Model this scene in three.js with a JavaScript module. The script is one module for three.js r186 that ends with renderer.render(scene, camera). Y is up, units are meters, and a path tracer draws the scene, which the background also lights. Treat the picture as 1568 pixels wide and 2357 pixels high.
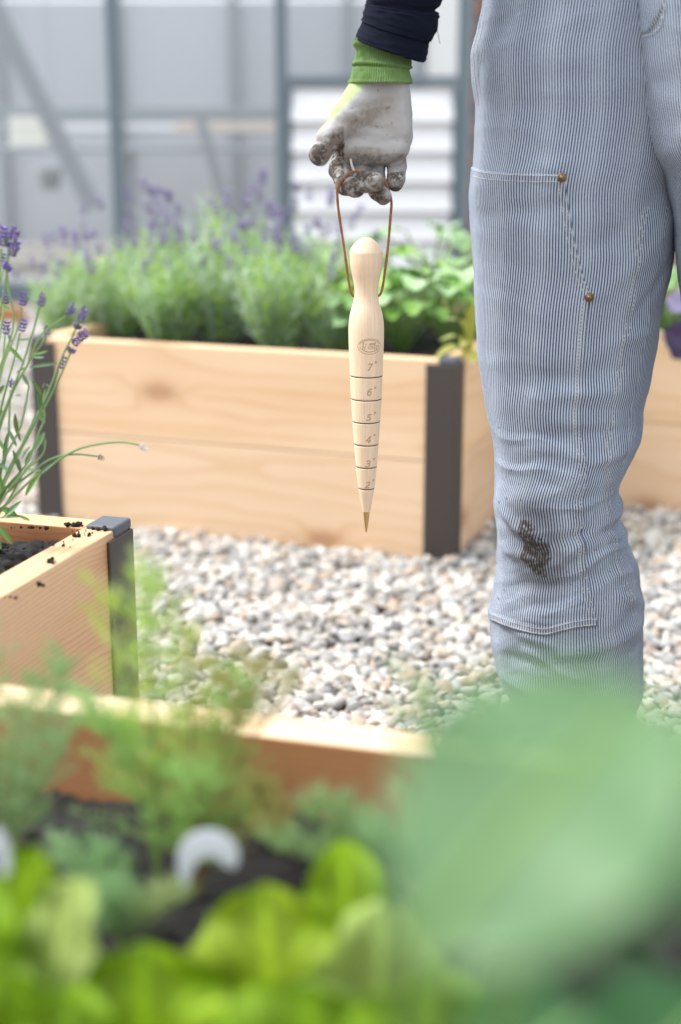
import * as THREE from 'three';
import { ImprovedNoise } from 'three/addons/math/ImprovedNoise.js';
import { RoundedBoxGeometry } from 'three/addons/geometries/RoundedBoxGeometry.js';
import { mergeGeometries } from 'three/addons/utils/BufferGeometryUtils.js';

// ------------------------------------------------------------------ camera, sky, sun, exposure
const scene = new THREE.Scene();
const EYE = 0.78, PITCH = THREE.MathUtils.degToRad(15), F = 3274, PW = 1568, PH = 2357;   // measured on a 1568 x 2357 view of the photograph
const camera = new THREE.PerspectiveCamera(2 * THREE.MathUtils.radToDeg(Math.atan(PH / 2 / F)), 681 / 1024, 0.03, 200);
camera.position.set(0, EYE, 0);
camera.rotation.set(-PITCH, 0, 0);
camera.focus = 1.545;
camera.userData.fStop = 2.5;
const SUN = new THREE.Vector3(-0.78, 0.95, -0.1).normalize();
{ // bright overcast sky, brighter towards the zenith, faintly warmer round the veiled sun
  const w = 256, h = 128, data = new Float32Array(w * h * 4), d = new THREE.Vector3();
  for (let j = 0; j < h; j++) for (let i = 0; i < w; i++) {
    const el = ((j + 0.5) / h - 0.5) * Math.PI, az = ((i + 0.5) / w - 0.5) * 2 * Math.PI;
    d.set(Math.cos(el) * Math.cos(az), Math.sin(el), Math.cos(el) * Math.sin(az));
    const s = Math.max(0, d.y), l = d.y < 0 ? 0.45 : 0.74 + 0.42 * s, v = 0.55 * Math.exp((d.dot(SUN) - 1) * 5), k = (j * w + i) * 4;
    data[k] = l * 0.95 + v * 1.04; data[k + 1] = l * 0.995 + v; data[k + 2] = l * 1.06 + v * 0.95; data[k + 3] = 1;
  }
  const t = new THREE.DataTexture(data, w, h, THREE.RGBAFormat, THREE.FloatType);
  t.mapping = THREE.EquirectangularReflectionMapping; t.magFilter = THREE.LinearFilter; t.needsUpdate = true;
  scene.background = t; scene.environment = t;
}
const sun = new THREE.DirectionalLight(new THREE.Color(1, 0.965, 0.92), 3.0);
sun.position.copy(SUN).multiplyScalar(12).add(new THREE.Vector3(0, 0.4, -2.5));
sun.target.position.set(0, 0.4, -2.5);
sun.shadow.radius = 34; sun.castShadow = true; sun.shadow.mapSize.set(2048, 2048);
Object.assign(sun.shadow.camera, { left: -6, right: 6, top: 6, bottom: -6, near: 1, far: 30 });
scene.add(sun, sun.target);
const renderer = new THREE.WebGLRenderer({ antialias: true });
renderer.setSize(681, 1024);
renderer.toneMapping = THREE.LinearToneMapping;
renderer.toneMappingExposure = 1.74;
renderer.shadowMap.enabled = true;

// ------------------------------------------------------------------ helpers
const V = (x, y, z) => new THREE.Vector3(x, y, z);
const lerp = THREE.MathUtils.lerp, clamp = THREE.MathUtils.clamp, sstep = THREE.MathUtils.smoothstep;
const perlin = new ImprovedNoise();
const noise = (x, y, z = 0) => perlin.noise(x + 37.3, y + 11.7, z + 5.1);
const fbm = (x, y, z = 0, n = 4) => { let s = 0, a = 0.5; for (let i = 0; i < n; i++) { s += a * noise(x, y, z); x = x * 2.03 + 7.1; y = y * 2.03 + 3.3; z = z * 2.03 + 1.7; a *= 0.5; } return s; };
function random(seed) { let a = seed >>> 0; return () => { a = (a + 0x6d2b79f5) >>> 0; let t = Math.imul(a ^ (a >>> 15), 1 | a); t = (t + Math.imul(t ^ (t >>> 7), 61 | t)) ^ t; return ((t ^ (t >>> 14)) >>> 0) / 4294967296; }; }
const COS = Math.cos(PITCH), SIN = Math.sin(PITCH);
function ray(px, py) { const x = (px - PW / 2) / F, y = -(py - PH / 2) / F; return V(x, y * COS - SIN, -y * SIN - COS); }
function atZ(px, py, dist) { const r = ray(px, py), k = dist / -r.z; return V(r.x * k, EYE + r.y * k, -dist); }      // a point the given metres in front of the lens
function atH(px, py, height) { const r = ray(px, py), k = (height - EYE) / r.y; return V(r.x * k, height, r.z * k); } // a point at the given height above the ground
function project(p) { const y = p.y - EYE, d = -p.z * COS - y * SIN, u = y * COS - p.z * SIN; return [PW / 2 + (p.x / d) * F, PH / 2 - (u / d) * F]; }
const rgb = (r, g, b) => new THREE.Color().setRGB(r, g, b);
const used = {};
function numbered(name) { const n = (used[name] = (used[name] ?? -1) + 1); return n ? `${name}_${String(n).padStart(3, '0')}` : name; }
function tag(o, label, category, group) { o.userData.label = label; if (category) o.userData.category = category; if (group) o.userData.group = group; return o; }
function lit(o) { o.castShadow = o.receiveShadow = true; return o; }
function thing(name, label, category, p = [0, 0, 0], turn = 0, group) {
  const o = new THREE.Group(); o.name = numbered(name); o.position.set(...p); o.rotation.y = turn; scene.add(o);
  return tag(o, label, category, group);
}
function part(name, geometry, material, parent) { const m = lit(new THREE.Mesh(geometry, material)); m.name = name; parent.add(m); return m; }
function solo(name, geometry, material, label, category, kind) {
  const m = lit(new THREE.Mesh(geometry, material)); m.name = numbered(name); scene.add(m); m.userData.label = label;
  if (category) m.userData.category = category; if (kind) m.userData.kind = kind; return m;
}
function structure(name, geometry, material) { const m = lit(new THREE.Mesh(geometry, material)); m.name = name; m.userData.kind = 'structure'; scene.add(m); return m; }
function geo(position, index, uv, color) {
  const g = new THREE.BufferGeometry();
  g.setAttribute('position', new THREE.BufferAttribute(new Float32Array(position), 3));
  g.setAttribute('uv', new THREE.BufferAttribute(new Float32Array(uv ?? (position.length / 3) * 2), 2));
  if (color) g.setAttribute('color', new THREE.BufferAttribute(new Float32Array(color), 3));
  g.setIndex(index); g.computeVertexNormals(); return g;
}
function tint(g, f) { const p = g.attributes.position, c = new Float32Array(p.count * 3); for (let i = 0; i < p.count; i++) { const k = f(p.getX(i), p.getY(i), p.getZ(i), i); c[i * 3] = k[0]; c[i * 3 + 1] = k[1]; c[i * 3 + 2] = k[2]; } g.setAttribute('color', new THREE.BufferAttribute(c, 3)); return g; }
const std = (o) => new THREE.MeshStandardMaterial(o), phys = (o) => new THREE.MeshPhysicalMaterial(o);
function curve(table) { // smooth interpolation of [x, y] rows (monotone cubic)
  const n = table.length, m = [];
  const d = (i) => (table[i + 1][1] - table[i][1]) / (table[i + 1][0] - table[i][0]);
  for (let i = 0; i < n; i++) m.push(i === 0 ? d(0) : i === n - 1 ? d(n - 2) : d(i - 1) * d(i) <= 0 ? 0 : 2 / (1 / d(i - 1) + 1 / d(i)));
  return (x) => {
    if (x <= table[0][0]) return table[0][1]; if (x >= table[n - 1][0]) return table[n - 1][1];
    let i = 0; while (x > table[i + 1][0]) i++;
    const h = table[i + 1][0] - table[i][0], t = (x - table[i][0]) / h, t2 = t * t, t3 = t2 * t;
    return (2 * t3 - 3 * t2 + 1) * table[i][1] + (t3 - 2 * t2 + t) * h * m[i] + (3 * t2 - 2 * t3) * table[i + 1][1] + (t3 - t2) * h * m[i + 1];
  };
}
function texture(w, h, f, srgb = true, wrap = THREE.RepeatWrapping) {
  const data = new Uint8Array(w * h * 4);
  for (let j = 0; j < h; j++) for (let i = 0; i < w; i++) { const c = f(i / w, j / h), k = (j * w + i) * 4; for (let n = 0; n < 3; n++) data[k + n] = clamp(Math.round(c[n] * 255), 0, 255); data[k + 3] = 255; }
  const t = new THREE.DataTexture(data, w, h); if (srgb) t.colorSpace = THREE.SRGBColorSpace;
  t.wrapS = t.wrapT = wrap; t.magFilter = THREE.LinearFilter; t.minFilter = THREE.LinearFilter; t.needsUpdate = true; return t;
}
// naive surface nets: a smooth skin round a distance field
function skin(field, lo, hi, cell) {
  const nx = Math.ceil((hi[0] - lo[0]) / cell) + 1, ny = Math.ceil((hi[1] - lo[1]) / cell) + 1, nz = Math.ceil((hi[2] - lo[2]) / cell) + 1;
  const val = new Float32Array(nx * ny * nz), at = (i, j, k) => (k * ny + j) * nx + i;
  for (let k = 0; k < nz; k++) for (let j = 0; j < ny; j++) for (let i = 0; i < nx; i++) val[at(i, j, k)] = field(lo[0] + i * cell, lo[1] + j * cell, lo[2] + k * cell);
  const id = new Int32Array(nx * ny * nz).fill(-1), pos = [], idx = [];
  for (let k = 0; k < nz - 1; k++) for (let j = 0; j < ny - 1; j++) for (let i = 0; i < nx - 1; i++) {
    let n = 0, sx = 0, sy = 0, sz = 0;
    for (let e = 0; e < 12; e++) {
      const ax = e >> 2, b = e & 3, c0 = [0, 0, 0]; c0[(ax + 1) % 3] = b & 1; c0[(ax + 2) % 3] = b >> 1;
      const c1 = c0.slice(); c1[ax] = 1;
      const v0 = val[at(i + c0[0], j + c0[1], k + c0[2])], v1 = val[at(i + c1[0], j + c1[1], k + c1[2])];
      if (v0 < 0 === v1 < 0) continue;
      const t = v0 / (v0 - v1); n++; sx += c0[0] + (c1[0] - c0[0]) * t; sy += c0[1] + (c1[1] - c0[1]) * t; sz += c0[2] + (c1[2] - c0[2]) * t;
    }
    if (!n) continue;
    id[at(i, j, k)] = pos.length / 3; pos.push(lo[0] + (i + sx / n) * cell, lo[1] + (j + sy / n) * cell, lo[2] + (k + sz / n) * cell);
  }
  for (let k = 1; k < nz - 1; k++) for (let j = 1; j < ny - 1; j++) for (let i = 1; i < nx - 1; i++) for (let ax = 0; ax < 3; ax++) {
    const s = [0, 0, 0]; s[ax] = 1;
    const v0 = val[at(i, j, k)], v1 = val[at(i + s[0], j + s[1], k + s[2])];
    if (v0 < 0 === v1 < 0) continue;
    const u = [0, 0, 0], w = [0, 0, 0]; u[(ax + 1) % 3] = 1; w[(ax + 2) % 3] = 1;
    const q = [[0, 0], [1, 0], [1, 1], [0, 1]].map(([a, b]) => id[at(i - a * u[0] - b * w[0], j - a * u[1] - b * w[1], k - a * u[2] - b * w[2])]);
    if (v0 < 0) idx.push(q[0], q[1], q[2], q[0], q[2], q[3]); else idx.push(q[0], q[2], q[1], q[0], q[3], q[2]);
  }
  return geo(pos, idx);
}
const smin = (a, b, k) => { const h = Math.max(k - Math.abs(a - b), 0) / k; return Math.min(a, b) - h * h * k * 0.25; };
function cone(p, a, b, ra, rb) { // distance to a tapered capsule
  const bx = b[0] - a[0], by = b[1] - a[1], bz = b[2] - a[2], x = p[0] - a[0], y = p[1] - a[1], z = p[2] - a[2];
  const t = clamp((x * bx + y * by + z * bz) / (bx * bx + by * by + bz * bz), 0, 1), dx = x - bx * t, dy = y - by * t, dz = z - bz * t;
  return Math.sqrt(dx * dx + dy * dy + dz * dz) - (ra + (rb - ra) * t);
}
function tube(points, r, sides = 8, seg = 40, flat = 1) { // a bent rod; r may be a function of 0..1
  const c = new THREE.CatmullRomCurve3(points), fr = c.computeFrenetFrames(seg, false), pos = [], idx = [], uv = [];
  for (let i = 0; i <= seg; i++) {
    const p = c.getPointAt(i / seg), R = typeof r === 'function' ? r(i / seg) : r;
    for (let j = 0; j <= sides; j++) { const a = (j / sides) * Math.PI * 2, n = fr.normals[i], b = fr.binormals[i]; pos.push(p.x + R * (Math.cos(a) * n.x * flat + Math.sin(a) * b.x), p.y + R * (Math.cos(a) * n.y * flat + Math.sin(a) * b.y), p.z + R * (Math.cos(a) * n.z * flat + Math.sin(a) * b.z)); uv.push(j / sides, i / seg); }
  }
  for (let i = 0; i < seg; i++) for (let j = 0; j < sides; j++) { const a = i * (sides + 1) + j, b = a + sides + 1; idx.push(a, a + 1, b, a + 1, b + 1, b); }
  return geo(pos, idx, uv);
}
// a leaf from base to tip: normal is the side that faces up, width its greatest breadth
function leafGeo(base, tip, normal, width, o = {}) {
  const { nu = 12, nv = 8, arch = 0.12, cup = 0.25, fat = 0.5, point = 1, wave = 0, waves = 3, stalk = 0, ragged = 0, seed = 0 } = o;
  const axis = tip.clone().sub(base), L = axis.length(), side = axis.clone().cross(normal).normalize(), up = side.clone().cross(axis).normalize(), pos = [], idx = [], uv = [];
  for (let i = 0; i <= nu; i++) {
    const t = i / nu, s = clamp((t - stalk) / (1 - stalk), 0, 1), q = Math.pow(s, Math.log(0.5) / Math.log(fat));
    let w = (width / 2) * Math.pow(Math.max(0, Math.sin(Math.PI * q)), point) + (t <= stalk + 0.02 ? width * 0.05 : 0.0005);
    if (ragged) w *= 1 + ragged * noise(t * 14, seed * 3.1);
    const c = base.clone().addScaledVector(axis, t).addScaledVector(up, L * arch * Math.sin(Math.PI * t));
    for (let j = 0; j <= nv; j++) {
      const v = (j / nv) * 2 - 1, e = Math.abs(v), lift = cup * w * Math.pow(e, 1.6) + wave * width * e * e * Math.sin(t * waves * 6.28 + (v > 0 ? 1.3 : 0) + seed) * Math.min(1, s * 4);
      const p = c.clone().addScaledVector(side, v * w).addScaledVector(up, lift); pos.push(p.x, p.y, p.z); uv.push((v + 1) / 2, t);
    }
  }
  for (let i = 0; i < nu; i++) for (let j = 0; j < nv; j++) { const a = i * (nv + 1) + j, b = a + nv + 1; idx.push(a, a + 1, b, a + 1, b + 1, b); }
  return geo(pos, idx, uv);
}

// ------------------------------------------------------------------ surfaces
const KNOTS = [[0.20, 0.07], [0.86, 0.27], [1.12, 0.10]];
function cedar(seed, light, dark, freq, lateral) {
  return texture(1024, 512, (u, v) => { // 1.28 m by 0.4 m of board
    const x = u * 1.28, y = v * 0.4; let g = y * freq + fbm(x * 1.3 + seed, y * 5, seed, 4) * lateral, k = 0, ring = 0;
    for (const [kx, ky] of KNOTS) { const dx = (x - kx) / 0.03, dy = (y - ky) / 0.02, r = dx * dx * 0.5 + dy * dy; g += Math.sign(dy) * 1.6 * Math.exp(-r * 0.5); k = Math.max(k, Math.exp(-r * 1.2)); ring += Math.exp(-r * 0.4); }
    const f = g - Math.floor(g), late = Math.pow(f, 3) * (1 - sstep(f, 0.9, 1)), fine = noise(x * 9, y * 420, seed) * 0.5 + noise(x * 30, y * 900, seed + 3) * 0.3;
    const broad = fbm(x * 1.1 + 3, y * 9, seed + 9, 3), t = clamp(0.18 + late * 0.55 + fine * 0.16 + broad * 0.55 + ring * 0.14, 0, 1);
    const c = [0, 1, 2].map((n) => lerp(light[n], dark[n], t)); const kk = clamp(k * 1.2 + (k > 0.3 ? noise(x * 200, y * 200) * 0.2 : 0), 0, 1);
    return c.map((q, n) => lerp(q, [0.5, 0.31, 0.19][n], kk * 0.4));
  }, true, THREE.MirroredRepeatWrapping);
}
const cedarA = cedar(1.3, [0.865, 0.765, 0.655], [0.79, 0.64, 0.49], 26, 3.5), cedarB = cedar(8.1, [0.85, 0.735, 0.61], [0.71, 0.53, 0.37], 170, 9);
const M = {
  cedar: std({ map: cedarA, bumpMap: cedarA, bumpScale: 0.0006, roughness: 0.72 }),
  cedarFine: std({ map: cedarB, bumpMap: cedarB, bumpScale: 0.0009, roughness: 0.75 }),
  cedarDark: std({ map: cedarB, color: rgb(0.62, 0.42, 0.29), bumpMap: cedarB, bumpScale: 0.0009, roughness: 0.7 }),  // fine cedar tinted darker and browner
  bracket: std({ color: rgb(0.062, 0.053, 0.05), roughness: 0.5, metalness: 0.35 }),
  cap: std({ color: rgb(0.075, 0.085, 0.105), roughness: 0.55 }),
  soil: std({ vertexColors: true, roughness: 1 }), crumb: std({ color: rgb(0.012, 0.01, 0.009), roughness: 1 }),
  frame: std({ color: rgb(0.135, 0.175, 0.205), roughness: 0.45, metalness: 0.2 }),
  pane: phys({ color: rgb(0.93, 0.95, 0.97), transmission: 1, thickness: 0, roughness: 0.2, ior: 1.5, side: THREE.DoubleSide }),
  white: std({ color: rgb(0.74, 0.75, 0.77), roughness: 0.5 }),
};
const planks = (m) => [[1, 0.965, 0.91], [0.95, 0.92, 0.9], [1, 0.93, 0.83], [1, 0.99, 0.97]].map((c) => { const k = m.clone(); k.color = rgb(...c); return k; }); // boards off different trees
M.cedarBoards = planks(M.cedar); M.cedarFineBoards = planks(M.cedarFine);
// ------------------------------------------------------------------ ground
const BEDS = {}; // name -> {origin, turn, length, depth}; local x runs along the front, local z towards the viewer
function inBed(x, z, pad = 0) {
  for (const b of Object.values(BEDS)) { const dx = x - b.o.x, dz = z - b.o.z, c = Math.cos(b.turn), s = Math.sin(b.turn), lx = dx * c - dz * s, lz = dx * s + dz * c; if (lx > -b.l / 2 - pad && lx < b.l / 2 + pad && lz > -b.d - pad && lz < pad) return true; }
  return false;
}
const BH = 0.38;
{
  const g = new THREE.PlaneGeometry(120, 120); g.rotateX(-Math.PI / 2);
  const t = texture(512, 512, (u, v) => { const n = fbm(u * 40, v * 40, 2, 3), m = fbm(u * 9, v * 9, 5, 3); const k = 0.5 + n * 0.55 + m * 0.2; return [k, k * 0.97, k * 0.93]; });
  t.repeat.set(120, 120);
  structure('ground', g, std({ map: t, roughness: 1 })).position.y = -0.012;
}
function bed(key, name, label, o, turn, length, depth, opt = {}) { // o: middle of the front edge on the ground
  BEDS[key] = { o, turn, l: length, d: depth };
  const b = thing(name, label, 'raised bed', [o.x, 0, o.z], turn), T = 0.036, half = BH / 2, rnd = random(length * 1000 + depth * 77 + key.length);
  const board = (len, x, y, z, ry, m, uo, ends = 0.0018) => {
    const g = new RoundedBoxGeometry(len, half - 0.0015, T, 2, ends), p = g.attributes.position, n = g.attributes.normal, uv = g.attributes.uv, [a, c] = uo ?? [rnd() * 1.2, rnd() * 0.35];
    for (let i = 0; i < p.count; i++) { const flat = Math.abs(n.getY(i)) > 0.7; if (Math.abs(n.getX(i)) > 0.8) uv.setXY(i, p.getZ(i) * 3, p.getY(i) * 2); else uv.setXY(i, (p.getX(i) + a) / 1.28, ((flat ? p.getZ(i) * 0.5 : p.getY(i)) + c) / 0.4); }
    const k = part('board', g, m, b); k.position.set(x, y, z); k.rotation.y = ry; return k;
  };
  const tones = opt.fine ? M.cedarFineBoards : M.cedarBoards, first = Math.floor(rnd() * 4);
  for (const row of [0, 1]) {
    const mat = tones[(first + row) % 4], sideMat = tones[(first + row + 2) % 4];
    const y = half * (row + 0.5);
    board(length - 2 * T, 0, y, -T / 2, 0, opt.front ?? mat, opt.frontUV?.[row]);
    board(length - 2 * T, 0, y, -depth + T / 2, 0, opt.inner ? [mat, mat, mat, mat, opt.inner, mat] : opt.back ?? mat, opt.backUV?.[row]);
    board(depth, length / 2 - T / 2, y, -depth / 2, Math.PI / 2, sideMat, opt.sideUV?.[row]);
    board(depth, -length / 2 + T / 2, y, -depth / 2, Math.PI / 2, sideMat);
  }
  const W = 0.057, t = 0.003, hh = BH - 0.004, top = BH - 0.035;
  for (const sx of [-1, 1]) for (const sz of [0, 1]) { // corner brackets: two plates outside, a folded cap on top, a square tube inside
    const fx = sx * (length / 2), fz = sz ? -depth : 0, out = sz ? -1 : 1;
    const a = new RoundedBoxGeometry(W, hh, t, 2, 0.0012); a.translate(fx - sx * (W / 2 - t), hh / 2 - 0.004, fz + (out * t) / 2 + out * 0.0008);
    const c = new RoundedBoxGeometry(t, hh, W, 2, 0.0012); c.translate(fx + (sx * t) / 2 + sx * 0.0008, hh / 2 - 0.004, fz - out * (W / 2 - t) + out * t * 0.2);
    const e = new RoundedBoxGeometry(0.04, top, 0.04, 1, 0.002); e.translate(fx - sx * (T + 0.0205), top / 2, fz - out * (T + 0.0205));
    const k = part('corner_bracket', mergeGeometries([a, c, e]), M.bracket, b);
    const cg = new RoundedBoxGeometry(0.034, 0.012, T + 0.004, 3, 0.003); cg.translate(fx - sx * 0.0145, BH - 0.002, fz - out * (T / 2 - 0.001));
    part('cap', cg, M.cap, k);
  }
  return b;
}
function soil(key, level, label, mounds, seed, nx = 110, nz = 70, count = 1400) {
  const b = BEDS[key], g = new THREE.PlaneGeometry(b.l - 0.075, b.d - 0.075, nx, nz); g.rotateX(-Math.PI / 2); g.translate(0, 0, -b.d / 2);
  const p = g.attributes.position, height = (x, z) => { let y = level + fbm(x * 9 + seed, z * 9, seed, 3) * 0.035; for (const [mx, mz, r, h] of mounds) y += h * Math.exp(-((x - mx) ** 2 + (z - mz) ** 2) / (r * r)); return y; };
  for (let i = 0; i < p.count; i++) { const x = p.getX(i), z = p.getZ(i); p.setY(i, height(x, z) + fbm(x * 70, z * 70, seed, 3) * 0.012 + Math.abs(noise(x * 190, z * 190, seed)) * 0.006); }
  g.computeVertexNormals();
  tint(g, (x, y, z) => { const k = 0.0085 + 0.008 * fbm(x * 60, z * 60, 4, 2); return [k * 1.12, k, k * 0.95]; });
  const s = solo('soil', g, M.soil, label, 'soil', 'stuff'); s.position.set(b.o.x, 0, b.o.z); s.rotation.y = b.turn;
  const rnd = random(seed * 91 + 3), lump = lumpGeo(seed), im = lit(new THREE.InstancedMesh(lump, M.crumb, count)), q = new THREE.Object3D();
  for (let i = 0; i < count; i++) { const x = (rnd() - 0.5) * (b.l - 0.1), z = -0.05 - rnd() * (b.d - 0.1), r = 0.0015 + 0.006 * rnd() ** 3; q.position.set(x, height(x, z) + r * 0.4, z); q.rotation.set(rnd() * 6, rnd() * 6, rnd() * 6); q.scale.setScalar(r); q.updateMatrix(); im.setMatrixAt(i, q.matrix); }
  im.name = 'crumbs'; im.userData.kind = 'stuff'; s.add(im);
  return (x, z) => height(x, z);
}
function lumpGeo(seed, rough = 0.35, squash = 1, detail = 1) {
  const g = new THREE.IcosahedronGeometry(1, detail), p = g.attributes.position, v = V(0, 0, 0);
  for (let i = 0; i < p.count; i++) { v.fromBufferAttribute(p, i); const n = 1 + rough * (noise(v.x * 1.1 + seed * 7, v.y * 1.1, v.z * 1.1) * 1.2 + noise(v.x * 2.6, v.y * 2.6 + seed * 3, v.z * 2.6) * 0.5); v.multiplyScalar(n); p.setXYZ(i, v.x, v.y * squash, v.z); }
  return weld(g);
}
function weld(g) { // one vertex per place, smooth normals
  const p = g.attributes.position, map = new Map(), pos = [], idx = [];
  for (let i = 0; i < p.count; i++) { const k = [p.getX(i), p.getY(i), p.getZ(i)].map((q) => q.toFixed(4)).join(); if (!map.has(k)) { map.set(k, pos.length / 3); pos.push(p.getX(i), p.getY(i), p.getZ(i)); } idx.push(map.get(k)); }
  return geo(pos, idx);
}
function bedFromCorners(l, r) { const d = r.clone().sub(l), turn = Math.atan2(-d.z, d.x); return [l.clone().add(r).multiplyScalar(0.5).setY(0), turn, d.length()]; }
function frontLocal(key, p) { const b = BEDS[key], dx = p.x - b.o.x, dz = p.z - b.o.z, c = Math.cos(b.turn), s = Math.sin(b.turn); return [dx * c - dz * s, dx * s + dz * c]; }
function bedWorld(key, x, z, y = 0) { const b = BEDS[key], c = Math.cos(b.turn), s = Math.sin(b.turn); return V(b.o.x + x * c + z * s, y, b.o.z - x * s + z * c); }

{ // the bed behind the hand
  const l = atH(72, 776, BH), r = atH(1048, 831, BH), [o, turn, len] = bedFromCorners(l, r);
  const kx = (px, py) => frontLocal('far', atZ(px, py, -o.z))[0];
  BEDS.far = { o, turn, l: len, d: 0.95 };
  const a = kx(330, 870), c = kx(775, 1245);
  bed('far', 'raised_bed', 'two-board cedar raised bed full of lavender, standing across the gravel behind the hand', o, turn, len, 0.95, { frontUV: [[KNOTS[1][0] - c, KNOTS[1][1] + 0.075], [KNOTS[0][0] - a, KNOTS[0][1] + 0.0]], sideUV: [[0.2, 0.1], [0.7, 0.2]] });
}
{ // the bed behind the leg
  const l = atZ(1240, 1000, 2.98), d = V(1, 0, 0.27).normalize(), r = l.clone().addScaledVector(d, 1.0), [o, turn, len] = bedFromCorners(l, r);
  BEDS.right = { o, turn, l: len, d: 0.95 };
  const k = frontLocal('right', atZ(1492, 1035, 2.85))[0];
  bed('right', 'raised_bed', 'cedar raised bed showing on the right behind the striped overalls', o, turn, len, 0.95, { frontUV: [[KNOTS[0][0] - k, KNOTS[0][1] + 0.085 - 0.0], [0.55, 0.16]] });
}
{ // the bed at the left with its dark corner in focus
  const c = atH(296, 1213, BH - 0.006), turn = THREE.MathUtils.degToRad(-17), u = V(Math.cos(turn), 0, -Math.sin(turn)), depth = 0.42, w = V(Math.sin(turn), 0, Math.cos(turn));
  const len = 1.1, o = c.clone().addScaledVector(u, -len / 2).addScaledVector(w, depth).setY(0);
  bed('left', 'raised_bed', 'cedar raised bed at the left edge, its dark metal corner sharp, lavender growing in it', o, turn, len, depth, { fine: true, inner: M.cedarDark, backUV: [[0.1, 0.2], [0.4, 0.2]], sideUV: [[0.35, 0.28], [0.68, 0.2]] });
}
{ // the bed in the foreground
  const a = atH(60, 1578, BH), d0 = atH(1030, 1690, BH), turn = Math.atan2(-(d0.z - a.z), d0.x - a.x), u = V(Math.cos(turn), 0, -Math.sin(turn)), w = V(Math.sin(turn), 0, Math.cos(turn));
  const mid = a.clone().addScaledVector(u, 0.24), depth = 1.02, o = mid.clone().addScaledVector(w, depth).setY(0);
  bed('near', 'raised_bed', 'cedar raised bed in the blurred foreground, its far board sunlit white on top', o, turn, 1.5, depth, { inner: M.cedarDark });
}
const soilFar = soil('far', 0.345, 'dark soil in the bed behind the hand', [], 3, 80, 60, 500);
const soilRight = soil('right', 0.345, 'dark soil in the bed behind the leg', [], 4, 60, 40, 300);
const soilLeft = soil('left', 0.335, 'black crumbly soil heaped in the left bed below the lavender', [[0.4, -0.2, 0.2, 0.045]], 5, 220, 90, 2600);
const soilNear = soil('near', 0.318, 'black soil in the foreground bed between the seedlings', [], 6, 200, 140, 2500);

{ // gravel
  const rnd = random(4242), kinds = [], N = 5, q = new THREE.Object3D(), col = new THREE.Color();
  for (let k = 0; k < N; k++) kinds.push([]);
  const tones = [[0.6, 0.58, 0.55], [0.46, 0.46, 0.46], [0.36, 0.37, 0.38], [0.52, 0.46, 0.4], [0.66, 0.65, 0.64], [0.24, 0.235, 0.235], [0.46, 0.48, 0.5], [0.56, 0.53, 0.48], [0.46, 0.37, 0.3], [0.56, 0.555, 0.55]];
  const place = (count, z0, z1, spread, layer, big) => {
    for (let i = 0; i < count; i++) {
      const z = -(z0 + (z1 - z0) * rnd()), half = spread + -z * 0.32, x = (rnd() * 2 - 1) * half; if (inBed(x, z, 0.002)) continue;
      const r = big * (0.0048 + 0.0075 * rnd() ** 1.8), t = tones[Math.floor(rnd() * tones.length)], b = 0.55 + 0.38 * rnd();
      q.position.set(x, layer + r * 0.3 + fbm(x * 3, z * 3, 8, 2) * 0.012, z); q.rotation.set((rnd() - 0.5) * 1.5, rnd() * 6.28, (rnd() - 0.5) * 1.5); q.scale.set(r * (0.85 + rnd() * 0.5), r * (0.7 + 0.4 * rnd()), r); q.updateMatrix();
      kinds[Math.floor(rnd() * N)].push([q.matrix.clone(), [t[0] * b * 1.02, t[1] * b * 0.985, t[2] * b * 0.94]]);
    }
  };
  place(34000, 0.95, 3.0, 0.35, -0.008, 1); place(24000, 0.95, 3.0, 0.35, 0.001, 1.1); place(42000, 3.0, 6.75, 0.5, -0.004, 1.3);
  const grp = new THREE.Group(); grp.name = 'gravel'; grp.userData = { label: 'loose pale grey, white and tan gravel covering the path between the beds', kind: 'stuff' }; scene.add(grp);
  const stone = std({ color: 0xffffff, roughness: 0.85 });
  kinds.forEach((list, k) => { const im = lit(new THREE.InstancedMesh(lumpGeo(k * 2.7 + 1, 0.5, 0.72), stone, list.length)); list.forEach(([m, c], i) => { im.setMatrixAt(i, m); im.setColorAt(i, col.setRGB(...c)); }); im.name = 'stones'; im.userData.kind = 'stuff'; grp.add(im); });
}
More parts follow.
